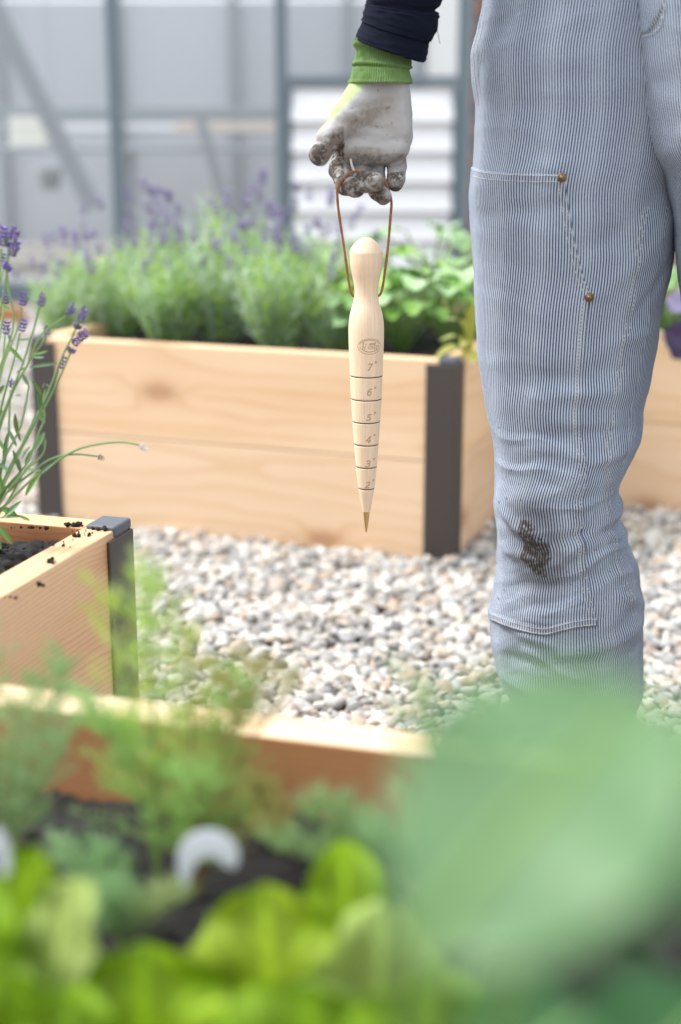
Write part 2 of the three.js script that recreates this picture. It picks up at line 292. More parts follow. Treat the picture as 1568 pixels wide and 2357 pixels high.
// ------------------------------------------------------------------ greenhouse
{
  const Z = 6.7, X = (px) => atZ(px, 300, Z).x, g = thing('greenhouse', 'grey framed glass greenhouse filling the blurred background, white louvres at its right end', 'greenhouse', [0, 0, -Z]);
  const box = (w, h, d, x, y, z, r = 0.004) => { const b = new RoundedBoxGeometry(w, h, d, 1, Math.min(r, w / 3, h / 3, d / 3)); b.translate(x, y, z); return b; };
  const right = X(1064), left = -3.1, posts = [X(268), X(650), right], pw = 0.056, top = 2.5, base = 0.1;
  posts.unshift(...[1, 2].map((k) => posts[0] - k * 0.79).reverse(), ); posts.unshift(left);
  for (const x of posts) part('post', box(pw, top - base, 0.05, x, (top + base) / 2, 0), M.frame, g);
  part('base_sill', box(right - left + 0.1, base, 0.09, (left + right) / 2, base / 2, 0, 0.01), M.frame, g);
  part('eaves_rail', box(right - left + 0.1, 0.08, 0.1, (left + right) / 2, top + 0.041, 0), M.frame, g);
  const yr = atZ(850, 186, Z).y, xl = posts[posts.length - 2] + pw / 2, xr = right - pw / 2;
  part('rail', box(xr - xl - 0.002, 0.042, 0.045, (xl + xr) / 2, yr, 0), M.frame, g);
  for (let i = 0; i + 1 < posts.length; i++) {
    const a = posts[i] + pw / 2, b = posts[i + 1] - pw / 2, last = i + 2 === posts.length, y0 = last ? yr + 0.022 : base + 0.001;
    const p = new THREE.PlaneGeometry(b - a, top - y0); p.translate((a + b) / 2, (top + y0) / 2, -0.005); part('pane', p, M.pane, g);
  }
  { // louvre window
    const v = part('louvre_backing', box(xr - xl - 0.004, yr - 0.17, 0.006, (xl + xr) / 2, (0.145 + yr - 0.025) / 2, -0.04, 0.002), std({ color: rgb(0.2, 0.21, 0.22), roughness: 0.8 }), g);
    for (const x of [xl + 0.008, xr - 0.008]) part('jamb', box(0.014, yr - 0.14, 0.05, x, (yr + 0.1) / 2 - 0.01, 0.012), M.frame, v);
    const n = 6, y0 = 0.16, y1 = yr - 0.04, h = (y1 - y0) / n;
    for (let k = 0; k < n; k++) { const s = new RoundedBoxGeometry(xr - xl - 0.034, h * 1.16, 0.008, 1, 0.003); s.rotateX(-0.38); s.translate((xl + xr) / 2, y0 + h * (k + 0.5), 0.02); part('slat', s, M.white, v); }
  }
  // inside, seen through the glass
  const inner = std({ color: rgb(0.27, 0.295, 0.315), roughness: 0.6 }), pale = std({ color: rgb(0.36, 0.365, 0.37), roughness: 0.8 }), D = 3.4;
  const wallX = [left, -2.3, -1.5, -0.72, 0.05, right];
  for (let i = 0; i + 1 < wallX.length; i++) for (const [a, b] of [[0.02, 0.8], [0.82, 1.62], [1.64, top]]) part('back_panel', box(wallX[i + 1] - wallX[i] - 0.03, b - a, 0.012, (wallX[i] + wallX[i + 1]) / 2, (a + b) / 2, -D), std({ color: rgb(...[0.48, 0.50, 0.53].map((q) => q + 0.07 * noise(i * 1.7, a * 3))), roughness: 0.8 }), g);
  for (const x of wallX) part('inner_post', box(0.06, top, 0.05, x, top / 2, -D + 0.04), inner, g);
  part('inner_rail', box(right - left, 0.07, 0.05, (left + right) / 2, atZ(450, 262, Z + 2.4).y, -2.4), inner, g);
  const bench = atZ(450, 345, Z + 1.7).y;
  part('staging', mergeGeometries([box(2.75, 0.03, 0.5, -1.2, bench, -1.9), box(0.04, bench, 0.04, -2.4, bench / 2, -1.72), box(0.04, bench, 0.04, -1.2, bench / 2, -1.72), box(0.04, bench, 0.04, -0.15, bench / 2, -1.72)]), inner, g);
  part('shelf_board', box(0.8, 0.05, 0.2, atZ(560, 285, Z + 2).x, atZ(560, 292, Z + 2).y, -2.1), std({ color: rgb(0.6, 0.5, 0.4), roughness: 0.8 }), g);
  const a = atZ(-30, -20, Z + 0.5), b = atZ(215, 480, Z + 0.5), len = a.distanceTo(b), br = box(0.085, len, 0.06, 0, 0, 0); br.rotateZ(Math.atan2(b.x - a.x, a.y - b.y)); br.translate((a.x + b.x) / 2, (a.y + b.y) / 2, -0.5);
  part('brace', br, inner, g);
  const a2 = atZ(455, 250, Z + 1.5), b2 = atZ(530, 520, Z + 1.5), l2 = a2.distanceTo(b2), br2 = box(0.06, l2, 0.05, 0, 0, 0); br2.rotateZ(Math.atan2(b2.x - a2.x, a2.y - b2.y)); br2.translate((a2.x + b2.x) / 2, (a2.y + b2.y) / 2, -1.5); part('brace', br2, inner, g);
  part('side_panel', box(0.02, top, D, right + 0.03, top / 2, -D / 2), pale, g);
  // a pale crate on the staging behind the glass
  const c = atZ(68, 325, Z + 1.9), cr = thing('crate', 'cream coloured crate behind the greenhouse glass at the upper left', 'crate', [c.x, bench + 0.016, -Z - 1.9]), cm = std({ color: rgb(0.78, 0.76, 0.66), roughness: 0.7 });
  for (const k of [0, 1, 2]) part('slat', box(0.2, 0.05, 0.012, 0, 0.028 + k * 0.056, 0.07), cm, cr);
  part('crate_box', box(0.2, 0.16, 0.12, 0, 0.082, 0), cm, cr);
  // a dark pot
  const pp = atZ(115, 402, Z + 1.2), pot = thing('plant_pot', 'dark round pot hanging blurred behind the greenhouse glass', 'pot', [pp.x, pp.y - 0.08, -Z - 1.2]);
  part('pot_body', new THREE.LatheGeometry([[0, 0], [0.05, 0], [0.065, 0.1], [0.072, 0.1], [0.072, 0.115], [0.06, 0.115], [0.058, 0.1], [0, 0.095]].map(([x, y]) => new THREE.Vector2(x, y)), 32), inner, pot);
  part('hanger', tube([V(0.07, 0.11, 0), V(0.04, 0.5, 0), V(0, top - pp.y + 0.1, 0)], 0.003, 6, 12), inner, pot);
}
{ // brick wall beyond the greenhouse
  const x0 = atZ(1078, 200, 7.6).x, w = thing('brick_wall', 'red brick wall just beyond the right end of the greenhouse', 'wall', [x0, 0, -7.7]);
  const cols = 5, rows = 30, bw = 0.215, bh = 0.065, j = 0.01;
  const core = new THREE.BoxGeometry(cols * (bw + j), rows * (bh + j), 0.09); core.translate((cols * (bw + j)) / 2, (rows * (bh + j)) / 2, -0.06); part('mortar', core, std({ color: rgb(0.42, 0.4, 0.38), roughness: 1 }), w);
  const gs = new RoundedBoxGeometry(bw, bh, 0.1, 1, 0.004), ms = [[0.36, 0.2, 0.165], [0.31, 0.16, 0.13], [0.4, 0.25, 0.21]].map((c) => std({ color: rgb(...c), roughness: 0.95 })), rnd = random(8);
  for (let r = 0; r < rows; r++) for (let c = 0; c < cols; c++) { const b = part('brick', gs, ms[Math.floor(rnd() * 3)], w); b.position.set((c + 0.5 + (r % 2) * 0.5 - 0.25) * (bw + j), (r + 0.5) * (bh + j), -0.03 + rnd() * 0.004); }
}
{ // timber edging in front of the greenhouse at the far left
  const p = atH(0, 712, 0.06), g = new RoundedBoxGeometry(1.7, 0.07, 0.06, 2, 0.006); const t = thing('timber_edging', 'low brown timber edging along the greenhouse base at the far left', 'edging', [p.x - 0.75, 0.035, p.z]);
  part('timber', g, M.cedarDark, t);
}
// ------------------------------------------------------------------ plants in the far beds
const leafMat = (r, g, b, o = {}) => phys({ color: rgb(r, g, b), roughness: 0.55, transmission: 0.4, thickness: 0, side: THREE.DoubleSide, ...o });
function spikeGeo(p, dir, len, r, rnd, petals = 34, green = 0.12, pale = 1) { // a lavender flower head: calyx buds in whorls round a short axis
  const pos = [], idx = [], col = [], q = new THREE.Quaternion().setFromUnitVectors(V(0, 1, 0), dir.clone().normalize());
  for (let k = 0; k < petals; k++) {
    const w = Math.floor(k / 6), t = (w + 0.5) / Math.ceil(petals / 6), a = k * 1.05 + w * 0.5 + rnd() * 0.3, R = r * (0.55 + 0.55 * Math.sin(Math.PI * Math.min(0.95, t * 0.8 + 0.15))), up = 0.75, s = r * (0.85 + 0.4 * rnd());
    const c = V(Math.cos(a) * R * 0.55, t * len, Math.sin(a) * R * 0.55), d = V(Math.cos(a) * 0.75, up, Math.sin(a) * 0.75).normalize(), x = d.clone().cross(V(0, 1, 0)).normalize(), y = x.clone().cross(d), base = pos.length / 3;
    const ring = [[0, 0.3], [0.35, 0.62], [0.75, 0.5], [1, 0.05]], c0 = rnd() < green ? [0.16, 0.2, 0.13] : [0.13 + 0.06 * rnd(), 0.095 + 0.04 * rnd(), 0.27 + 0.1 * rnd()].map((q) => lerp(q, 0.42, (pale - 1) * 0.62)), bloom = rnd() < 0.25;
    ring.forEach(([f, w2], i) => { for (let j = 0; j < 5; j++) { const b = (j / 5) * 6.2832, v = c.clone().addScaledVector(d, f * s * 1.5).addScaledVector(x, Math.cos(b) * w2 * s * 0.62).addScaledVector(y, Math.sin(b) * w2 * s * 0.62).applyQuaternion(q).add(p); pos.push(v.x, v.y, v.z); const k2 = i < 1 ? [0.12, 0.13, 0.11] : bloom && i > 1 ? [0.3, 0.24, 0.52] : c0; col.push(...k2); } });
    for (let i = 0; i < 3; i++) for (let j = 0; j < 5; j++) { const a0 = base + i * 5 + j, b0 = base + i * 5 + (j + 1) % 5; idx.push(a0, a0 + 5, b0, b0, a0 + 5, b0 + 5); }
  }
  return geo(pos, idx, null, col);
}
function blade(pos, idx, col, a, b, n, w, c) { // one narrow leaf, two bent quads
  const s = b.clone().sub(a).cross(n).normalize().multiplyScalar(w / 2), m = a.clone().lerp(b, 0.5).addScaledVector(n, w * 0.3), i = pos.length / 3;
  for (const [p, k] of [[a, 0.4], [m, 1], [b, 0.1]]) for (const sg of [-1, 1]) { pos.push(p.x + s.x * k * sg, p.y + s.y * k * sg, p.z + s.z * k * sg); col.push(...c); }
  idx.push(i, i + 1, i + 2, i + 1, i + 3, i + 2, i + 2, i + 3, i + 4, i + 3, i + 5, i + 4);
}
const frondMat = phys({ vertexColors: true, roughness: 0.8, specularIntensity: 0.5, transmission: 0.4, thickness: 0, side: THREE.DoubleSide }), flowerMat = std({ vertexColors: true, roughness: 0.9, side: THREE.DoubleSide });
function lavenderClump(seed, height, tall) { // geometry of one plant: foliage, flower spikes
  const rnd = random(seed), pos = [], idx = [], col = [], spikes = [];
  for (let k = 0; k < 125; k++) {
    const a = rnd() * 6.2832, lean = Math.pow(rnd(), 0.7) * 0.75, h = height * (0.55 + 0.55 * rnd()) * (1 - lean * 0.28), foot = V(Math.cos(a) * 0.03, 0, Math.sin(a) * 0.03), tip = V(Math.cos(a) * lean * h * 0.75, h, Math.sin(a) * lean * h * 0.75), c0 = 0.75 + 0.5 * rnd(), dry = rnd(), young = rnd() < 0.22;
    const col0 = young ? [0.42 * c0, 0.6 * c0, 0.12] : dry < 0.5 ? [0.33 * c0, 0.5 * c0, 0.23 * c0] : [0.48 * c0, 0.6 * c0, 0.44 * c0];
    blade(pos, idx, col, foot, tip, V(0, 0, 1), 0.003, col0);
    for (let j = 0; j < 15; j++) { const t = 0.12 + 0.85 * rnd(), p = foot.clone().lerp(tip, t), b = rnd() * 6.2832, L = 0.02 + 0.028 * rnd(), d = V(Math.cos(b), 0.9 + rnd() * 0.7, Math.sin(b)).normalize().multiplyScalar(L); blade(pos, idx, col, p, p.clone().add(d), V(rnd() - 0.5, rnd() - 0.5, rnd() - 0.5).normalize(), 0.0035 + 0.002 * rnd(), col0); }
    if (rnd() < tall) { const up = tip.clone().sub(foot).normalize(), top = tip.clone().addScaledVector(up, 0.03 + 0.1 * rnd()); blade(pos, idx, col, tip, top, V(0, 0, 1), 0.002, col0); spikes.push(spikeGeo(top, up, 0.025 + 0.022 * rnd(), 0.0052, rnd, 24, 0.05, 1.5)); }
  }
  return [geo(pos, idx, null, col), mergeGeometries(spikes)];
}
{
  const kinds = [lavenderClump(11, 0.26, 0.1), lavenderClump(12, 0.3, 0.11), lavenderClump(13, 0.24, 0.1)];
  const names = ['leftmost clump of lavender in the bed behind the hand', 'lavender clump beside the leftmost one in the bed behind the hand', 'tall lavender clump in front of the thin grey greenhouse post', 'lavender clump with bright yellow green shoots, midway along the far bed', 'full lavender clump just left of the dibber cord', 'lavender clump directly behind the dibber'];
  const xs = [[150, 0.2], [270, 0.28], [390, 0.2], [510, 0.3], [640, 0.2], [760, 0.26]];
  const rnd = random(77);
  xs.forEach(([px, dz], i) => { const p = atZ(px, 700, 2.62 + dz + (784 - px) * 0.00038), [lx, lz] = frontLocal('far', p), w = bedWorld('far', lx, lz, soilFar(lx, lz) - 0.01), [a, b] = kinds[[0, 1, 2, 1, 0, 2][i]], t = thing('lavender_plant', names[i], 'lavender', [w.x, w.y, w.z], rnd() * 6); { const q = [0.62, 0.7, 0.77, 0.79, 0.79, 0.74][i]; t.scale.set(q * 1.35, q, q * 1.2); } part('foliage', a, frondMat, t).userData.kind = 'stuff'; part('flower_spikes', b, flowerMat, t).userData.kind = 'stuff'; });
  const back = ['second row lavender at the left end of the far bed', 'second row lavender behind the grey post gap', 'second row lavender in the middle of the far bed', 'second row lavender left of the white louvres', 'second row lavender in front of the white louvres'];
  [200, 350, 480, 610, 720].forEach((px, i) => { const p = atZ(px, 650, 3.16 + (784 - px) * 0.00038), [lx, lz] = frontLocal('far', p), w = bedWorld('far', lx, lz, soilFar(lx, lz) - 0.01), [a, b] = kinds[[2, 0, 1, 2, 0][i]], t = thing('lavender_plant', back[i], 'lavender', [w.x, w.y, w.z], rnd() * 6); { const q = [0.74, 0.84, 0.92, 0.95, 0.85][i]; t.scale.set(q * 1.35, q, q * 1.2); } part('foliage', a, frondMat, t).userData.kind = 'stuff'; part('flower_spikes', b, flowerMat, t).userData.kind = 'stuff'; });
}
function leafyPlant(name, label, category, w, n, size, reach, tones, seed, o = {}) { // broad leaves on stalks, each leaf a part
  const t = thing(name, label, category, [w.x, w.y, w.z]), rnd = random(seed), mats = tones.map((c) => leafMat(...c)), stalk = leafMat(...(o.stalk ?? [0.2, 0.34, 0.08]));
  for (let k = 0; k < n; k++) {
    const a = k * 2.4 + rnd(), l = 0.25 + 0.75 * Math.sqrt((k + 0.5) / n), h = reach * (1.15 - 0.75 * l) * (0.8 + 0.4 * rnd()), foot = V(Math.cos(a) * 0.01, 0, Math.sin(a) * 0.01), j = V(Math.cos(a) * reach * 0.62 * l, h, Math.sin(a) * reach * 0.62 * l), tip = j.clone().add(V(Math.cos(a), (0.15 - 0.5 * rnd()), Math.sin(a)).multiplyScalar(size * (0.75 + 0.5 * rnd())));
    const lf = part('leaf', leafGeo(j, tip, V(0, 1, 0), size * (0.75 + 0.3 * rnd()), { arch: 0.12, cup: 0.3, fat: 0.5, wave: 0.05, waves: 3, seed: k, ...o.leaf }), mats[k % mats.length], t);
    part('stalk', tube([foot, V(j.x * 0.4, h * 0.62, j.z * 0.4), j], 0.0022, 6, 10), stalk, lf);
  }
  return t;
}
{
  const tones = [[0.2, 0.42, 0.05], [0.3, 0.54, 0.07], [0.16, 0.35, 0.07], [0.34, 0.55, 0.24]];
  const at = (px, d) => { const [lx, lz] = frontLocal('far', atZ(px, 700, d)); return bedWorld('far', lx, lz, soilFar(lx, lz)); };
  leafyPlant('leafy_plant', 'bright green broad leaved plant right of the dibber cord in the far bed', 'plant', at(925, 2.9), 28, 0.07, 0.19, tones, 21);
  leafyPlant('leafy_plant', 'bright green broad leaved plant touching the striped thigh in the far bed', 'plant', at(1040, 2.86), 32, 0.08, 0.23, tones, 22);
  leafyPlant('leafy_plant', 'pale green leafy plant furthest back, below the white louvres', 'plant', at(990, 3.25), 28, 0.075, 0.26, [[0.2, 0.36, 0.12], [0.24, 0.42, 0.14]], 23);
  leafyPlant('leafy_plant', 'green leafy plant low behind the dibber at the end of the lavender', 'plant', at(860, 3.1), 22, 0.055, 0.18, tones, 26);
  { // long yellow leaves bending over the rim
    const w = at(1085, 2.68), t = thing('yellowing_plant', 'plant with long yellow green leaves arching over the bed rim beside the thigh', 'plant', [w.x, w.y, w.z]), y = leafMat(0.42, 0.44, 0.09);
    for (const [a, b, c, wd] of [[1000, 825, 1150, 0.024], [1025, 735, 1120, 0.022], [1090, 838, 1060, 0.04], [1110, 690, 1080, 0.026], [1012, 785, 1100, 0.016], [1060, 800, 1090, 0.02]]) { const tip = atZ(a, b, 2.56).sub(w), mid = atZ(c * 0.4 + a * 0.6, b - 45, 2.62).sub(w); part('leaf', leafGeo(V(0, 0, 0), tip, mid.clone().normalize().add(V(0, 0.8, 0.3)), wd, { arch: 0.22, cup: 0.3, fat: 0.6 }), y, t); }
  }
  const rt = (px, d) => { const [lx, lz] = frontLocal('right', atZ(px, 700, d)); return bedWorld('right', lx, lz, soilRight(lx, lz)); };
  leafyPlant('leafy_plant', 'green leafy plant in the right bed, seen between the two striped legs', 'plant', rt(1540, 3.05), 26, 0.07, 0.2, tones, 24);
  leafyPlant('leafy_plant', 'green leafy plant at the right edge, partly hidden by the nearer leg', 'plant', rt(1640, 3.2), 22, 0.07, 0.22, tones, 25);
  { // pansy
    const w = rt(1562, 2.86), t = thing('pansy_plant', 'purple pansy drooping over the right bed rim at the edge of the photo', 'pansy', [w.x, w.y, w.z]), dark = leafMat(0.05, 0.03, 0.09, { transmission: 0.1 }), lil = leafMat(0.42, 0.38, 0.6, { transmission: 0.2 });
    const flower = (px, py, d, r, m) => { const c = atZ(px, py, d).sub(w), f = part('flower', tube([V(0, 0, 0), c.clone().multiplyScalar(0.5).add(V(0, 0.02, 0)), c], 0.0015, 6, 10), leafMat(0.15, 0.3, 0.06), t); for (let k = 0; k < 5; k++) { const a = (k / 5) * 6.2832 + 1.57, e = c.clone().add(V(Math.cos(a) * r, Math.sin(a) * r, 0.004)); part('petal', leafGeo(c, e, V(0, 0.01, 1), r * 1.15, { fat: 0.62, arch: 0.08, nu: 8, nv: 6 }), m, f); } };
    flower(1560, 694, 2.82, 0.024, lil); flower(1558, 772, 2.78, 0.03, dark); flower(1566, 800, 2.79, 0.026, dark);
  }
}
// ------------------------------------------------------------------ the lavender at the left, in focus
{
  const LZ = 1.36, Pz = (zx, zy, d = 0) => atZ(zx / 3.123, 490 + zy / 3.123, LZ + d), root = Pz(-60, 2420, -0.01), t = thing('lavender_plant', 'sharp flowering lavender plant at the left edge, leaning over the corner of its bed', 'lavender', [root.x, root.y, root.z]);
  const rnd = random(515), L = (p) => p.sub(root), green = [leafMat(0.14, 0.26, 0.06, { transmission: 0.2 }), leafMat(0.1, 0.2, 0.085, { transmission: 0.2 }), leafMat(0.17, 0.29, 0.13, { transmission: 0.2 })];
  const stems = [ // points from the flower down, then [from, to] of flower heads, and their size
    [[[565, 790], [540, 850], [450, 1030], [330, 1330], [200, 1600], [60, 1850], [-30, 2120]], [[572, 785, 624, 668, 17], [548, 838, 562, 798, 20]]],
    [[[510, 1000], [440, 1160], [330, 1380], [180, 1650], [40, 1930], [-40, 2150]], [[520, 955, 636, 838, 19], [505, 1012, 520, 972, 19]]],
    [[[480, 740], [350, 830], [270, 920], [200, 1090], [110, 1250], [10, 1500], [-60, 1900]], [[480, 738, 546, 655, 17]]],
    [[[285, 680], [255, 790], [220, 920], [150, 1120], [80, 1300], [-30, 1600], [-60, 1900]], [[285, 680, 318, 573, 17]]],
    [[[155, 680], [120, 850], [50, 1020], [0, 1180], [-60, 1500]], [[160, 674, 180, 566, 17]]],
    [[[145, 865], [100, 1060], [60, 1200], [10, 1400], [-50, 1750]], [[146, 862, 179, 757, 17]]],
    [[[62, 300], [45, 480], [20, 620], [-10, 760], [-60, 1200]], [[80, 322, 135, 168, 20], [35, 412, 66, 372, 24]]],
    [[[10, 260], [0, 420], [-30, 700], [-70, 1200]], [[15, 250, 36, 92, 22]]],
    [[[75, 210], [55, 280], [60, 540], [100, 720], [90, 850], [40, 1000], [-10, 1150], [-60, 1500]], [[82, 200, 118, 100, 20], [60, 250, 68, 215, 20]]],
    [[[30, 380], [10, 460], [-20, 640], [-60, 1000]], [[32, 368, 36, 286, 17]]],
    [[[36, 880], [20, 1050], [-10, 1250], [-50, 1600]], [[40, 884, 52, 770, 17]]],
    [[[35, 665], [15, 780], [-20, 1000], [-60, 1400]], [[35, 664, 46, 560, 17]]],
    [[[420, 1130], [340, 1300], [200, 1580], [50, 1900], [-40, 2130]], [[424, 1126, 474, 1026, 15]]],
    [[[76, 1275], [70, 1400], [60, 1600], [10, 1850], [-50, 2150]], [[74, 1262, 104, 1198, 16]]],
    [[[1000, 1668], [900, 1648], [750, 1655], [560, 1700], [400, 1790], [250, 1900], [80, 2060], [-30, 2200]], [[1002, 1666, 1058, 1708, 14, 1]]],
    [[[700, 1750], [560, 1735], [430, 1750], [330, 1790], [240, 1860], [120, 1950], [-20, 2100]], [[698, 1748, 757, 1772, 12, 2]]],
    [[[330, 880], [310, 930], [250, 1010], [190, 1110], [90, 1300], [-30, 1700]], [[328, 884, 350, 806, 14, 2]]],
    [[[328, 1270], [310, 1350], [320, 1480], [280, 1580], [200, 1790], [60, 1960], [-30, 2120]], [[326, 1272, 330, 1228, 14, 2]]],
    [[[212, 1240], [180, 1400], [140, 1560], [50, 1730], [-40, 1980]], []], [[[330, 1640], [310, 1730], [200, 1840], [90, 1960], [-20, 2130]], []], [[[240, 1780], [180, 1850], [60, 2070], [-30, 2180]], []]];
  const spare = std({ color: rgb(0.2, 0.32, 0.12), roughness: 0.7 });
  stems.forEach(([pts, heads], i) => {
    const d = (rnd() - 0.5) * 0.07, c = pts.map(([x, y], k) => L(Pz(x, y, d * (1 - k / pts.length)))); c.push(V((rnd() - 0.5) * 0.02, 0, (rnd() - 0.5) * 0.02));
    const s = part('stem', tube(c, (u) => 0.00095 + 0.0006 * u, 6, 40), i % 3 ? spare : std({ color: rgb(0.17, 0.29, 0.13), roughness: 0.7 }), t);
    for (const [x0, y0, x1, y1, r, kind] of heads) { const a = L(Pz(x0, y0, d)), b = L(Pz(x1, y1, d)), g = spikeGeo(a, b.clone().sub(a), a.distanceTo(b) * 0.9, r * 0.000143, rnd, Math.max(14, Math.round(a.distanceTo(b) * 1500)), kind === 2 ? 0.95 : 0.18); if (kind === 1) tint(g, () => { const k = 0.4 + 0.2 * rnd(); return [k, k * 0.96, k * 1.15]; }); part('flower_spike', g, flowerMat, s); }
  });
  const leaves = [[180, 1090, 50, 945, 24], [215, 1110, 410, 1085, 18], [130, 915, 232, 909, 12], [235, 1020, 342, 995, 11], [235, 1036, 315, 1040, 9], [212, 1245, 165, 1160, 22], [305, 1312, 238, 1205, 20], [300, 1465, 272, 1285, 34], [325, 1512, 285, 1440, 30], [150, 1640, 112, 1440, 36], [30, 1820, 55, 1585, 28], [250, 1705, 322, 1575, 32], [318, 1705, 332, 1620, 20], [152, 1880, 92, 1705, 28], [180, 1850, 322, 1858, 16], [300, 1870, 185, 2035, 32], [180, 1830, 242, 1695, 30], [20, 2195, 158, 2070, 34], [138, 2190, 0, 2118, 42], [172, 2180, 0, 2195, 20], [130, 2180, 216, 2212, 18], [-20, 2230, 88, 2380, 34], [85, 930, 60, 870, 10], [10, 900, -20, 870, 20], [70, 700, 0, 655, 18], [400, 1790, 285, 1880, 24], [120, 1680, 60, 1560, 20], [0, 1300, 35, 1240, 24], [-10, 1560, 20, 1420, 26], [60, 1990, 130, 1900, 30], [20, 1990, -20, 1850, 34], [75, 1930, 175, 1880, 28], [110, 1310, 155, 1312, 6], [190, 1110, 120, 1150, 10], [60, 1860, -10, 1800, 26], [160, 1770, 220, 1680, 16], [30, 1710, -20, 1620, 22], [-20, 2060, 60, 1960, 30], [-30, 2150, -120, 1980, 34], [-50, 2200, -160, 2100, 36], [-80, 1900, -140, 1720, 30]];
  leaves.forEach(([x0, y0, x1, y1, w], i) => { const d = (rnd() - 0.5) * 0.06, a = L(Pz(x0, y0, d)), b = L(Pz(x1, y1, d + (rnd() - 0.5) * 0.02)); part('leaf', leafGeo(a, b, V(rnd() - 0.5, 0.7, 0.7 + 0.4 * rnd()), w * 0.000142, { nu: 10, nv: 4, arch: 0.08 * (rnd() - 0.3), cup: 0.5, fat: 0.55, point: 0.8 }), green[i % 3], t); });
}

// ------------------------------------------------------------------ the person
const person = thing('person', 'person in faded blue striped overalls holding a wooden dibber in a muddy gardening glove', 'person', [0, 0, 0]);
const stripes = texture(512, 512, (u, v) => { // 48 mm of hickory stripe, 16 stripes, in a twill weave
  const s = u * 16, k = Math.floor(s), f = s - k, tw = noise(k * 3.1, v * 22) * 0.05, fray = noise(s * 9, v * 150) * 0.09, w = 0.42 + 0.05 * Math.sin(k * 12.9) + tw;
  const blue = sstep(w / 2 + fray - Math.abs(f - 0.5), -0.07, 0.07), weave = 0.94 + 0.06 * Math.sin((u * 96 + v * 96) * 6.2832 * 0.66) + noise(u * 160, v * 160) * 0.05;
  const a = [0.765, 0.812, 0.862], b = [0.205, 0.255, 0.41]; return [0, 1, 2].map((n) => lerp(a[n], b[n], blue * (0.88 + 0.2 * noise(s * 2, v * 40))) * weave);
});
const twill = texture(256, 256, (u, v) => { const k = 0.5 + 0.3 * Math.sin((u * 32 + v * 32) * 6.2832) + noise(u * 60, v * 60) * 0.3; return [k, k, k]; }, false);
twill.repeat.set(4, 4);
const cloth = std({ map: stripes, vertexColors: true, bumpMap: twill, bumpScale: 0.00025, roughness: 0.95, side: THREE.DoubleSide });
const thread = std({ color: rgb(0.5, 0.48, 0.44), roughness: 0.95 });
const hAt = (py, z) => atZ(784, py, z).y, pyAt = (h, z) => project(V(0, h, -z))[1];
function legShape(z0, Ltab, Rtab, deep, creases, seed) {
  const L = curve(Ltab), R = curve(Rtab), D = curve(deep);
  const row = (h) => { const py = pyAt(h, z0), a = atZ(L(py), py, z0).x, b = atZ(R(py), py, z0).x; return [(a + b) / 2, (b - a) / 2, D(h), py]; };
  const folds = (phi, h, rx) => {
    const s = phi * 0.105, low = sstep(0.47 - h, 0, 0.12), mid = Math.exp(-(((h - 0.45) / 0.1) ** 2));
    let d = 0.006 * fbm(s * 5 + seed, h * 7, seed, 2) * (0.5 + low);
    const wy = h + s * 0.25 * Math.sin(h * 9 + seed) + 0.012 * noise(s * 14, h * 9, seed);
    const r1 = 1 - Math.abs(noise(s * 5 + seed, wy * 26, seed + 1)) * 2; d += 0.0044 * Math.max(0, r1 - 0.35) * (0.35 + 0.95 * low + 0.4 * mid);
    d += 0.0022 * noise(s * 9, wy * 48, seed + 4) * (0.45 + 1.1 * low + 0.4 * mid) + 0.0009 * noise(s * 30, wy * 120, seed + 6) * (0.4 + low);
    for (const [as, ah, bs, bh, w, a] of creases) { const ux = bs - as, uy = bh - ah, l2 = ux * ux + uy * uy, t = clamp(((s - as) * ux + (h - ah) * uy) / l2, 0, 1), e = (s - as - ux * t) ** 2 + (h - ah - uy * t) ** 2; d += 1.25 * a * Math.exp(-e / (w * w)) * (0.6 + 0.4 * Math.sin(Math.PI * t)); }
    return d;
  };
  const bare = (phi, h) => { const [cx, rx, rz] = row(h), s = Math.sin(phi), c = Math.cos(phi); return V(cx + rx * Math.sign(s) * Math.pow(Math.abs(s), 0.94), h, rz * Math.sign(c) * Math.pow(Math.abs(c), 0.94)); };
  const at = (phi, h, lift = 0) => { const [cx, rx, rz] = row(h), s = Math.sin(phi), c = Math.cos(phi), d = folds(phi, h, rx) * (0.25 + 0.75 * Math.abs(c)) + lift; return V(cx + (rx + d) * Math.sign(s) * Math.pow(Math.abs(s), 0.94), h, -z0 + (rz + d) * Math.sign(c) * Math.pow(Math.abs(c), 0.94)); };
  const find = (px, py) => { // where on the front the pixel falls
    let x = px, y = py, phi = 0, h = 0.5;
    for (let i = 0; i < 14; i++) { h = hAt(y, z0); const [cx, rx] = row(h), X = atZ(x, y, z0).x; phi = Math.asin(clamp((X - cx) / rx, -0.995, 0.995)); const q = project(at(phi, h)); x += (px - q[0]) * 0.8; y += (py - q[1]) * 0.8; }
    return [phi, h];
  };
  const run = (p0, h) => { let s = 0, a = bare(p0, h); for (let k = 1; k <= 120; k++) { const b = bare(p0 * (1 - k / 120), h); s += Math.hypot(b.x - a.x, b.z - a.z); a = b; } return s; }; // from an angle round to the front line
  return { row, at, find, z0, bare, run };
}
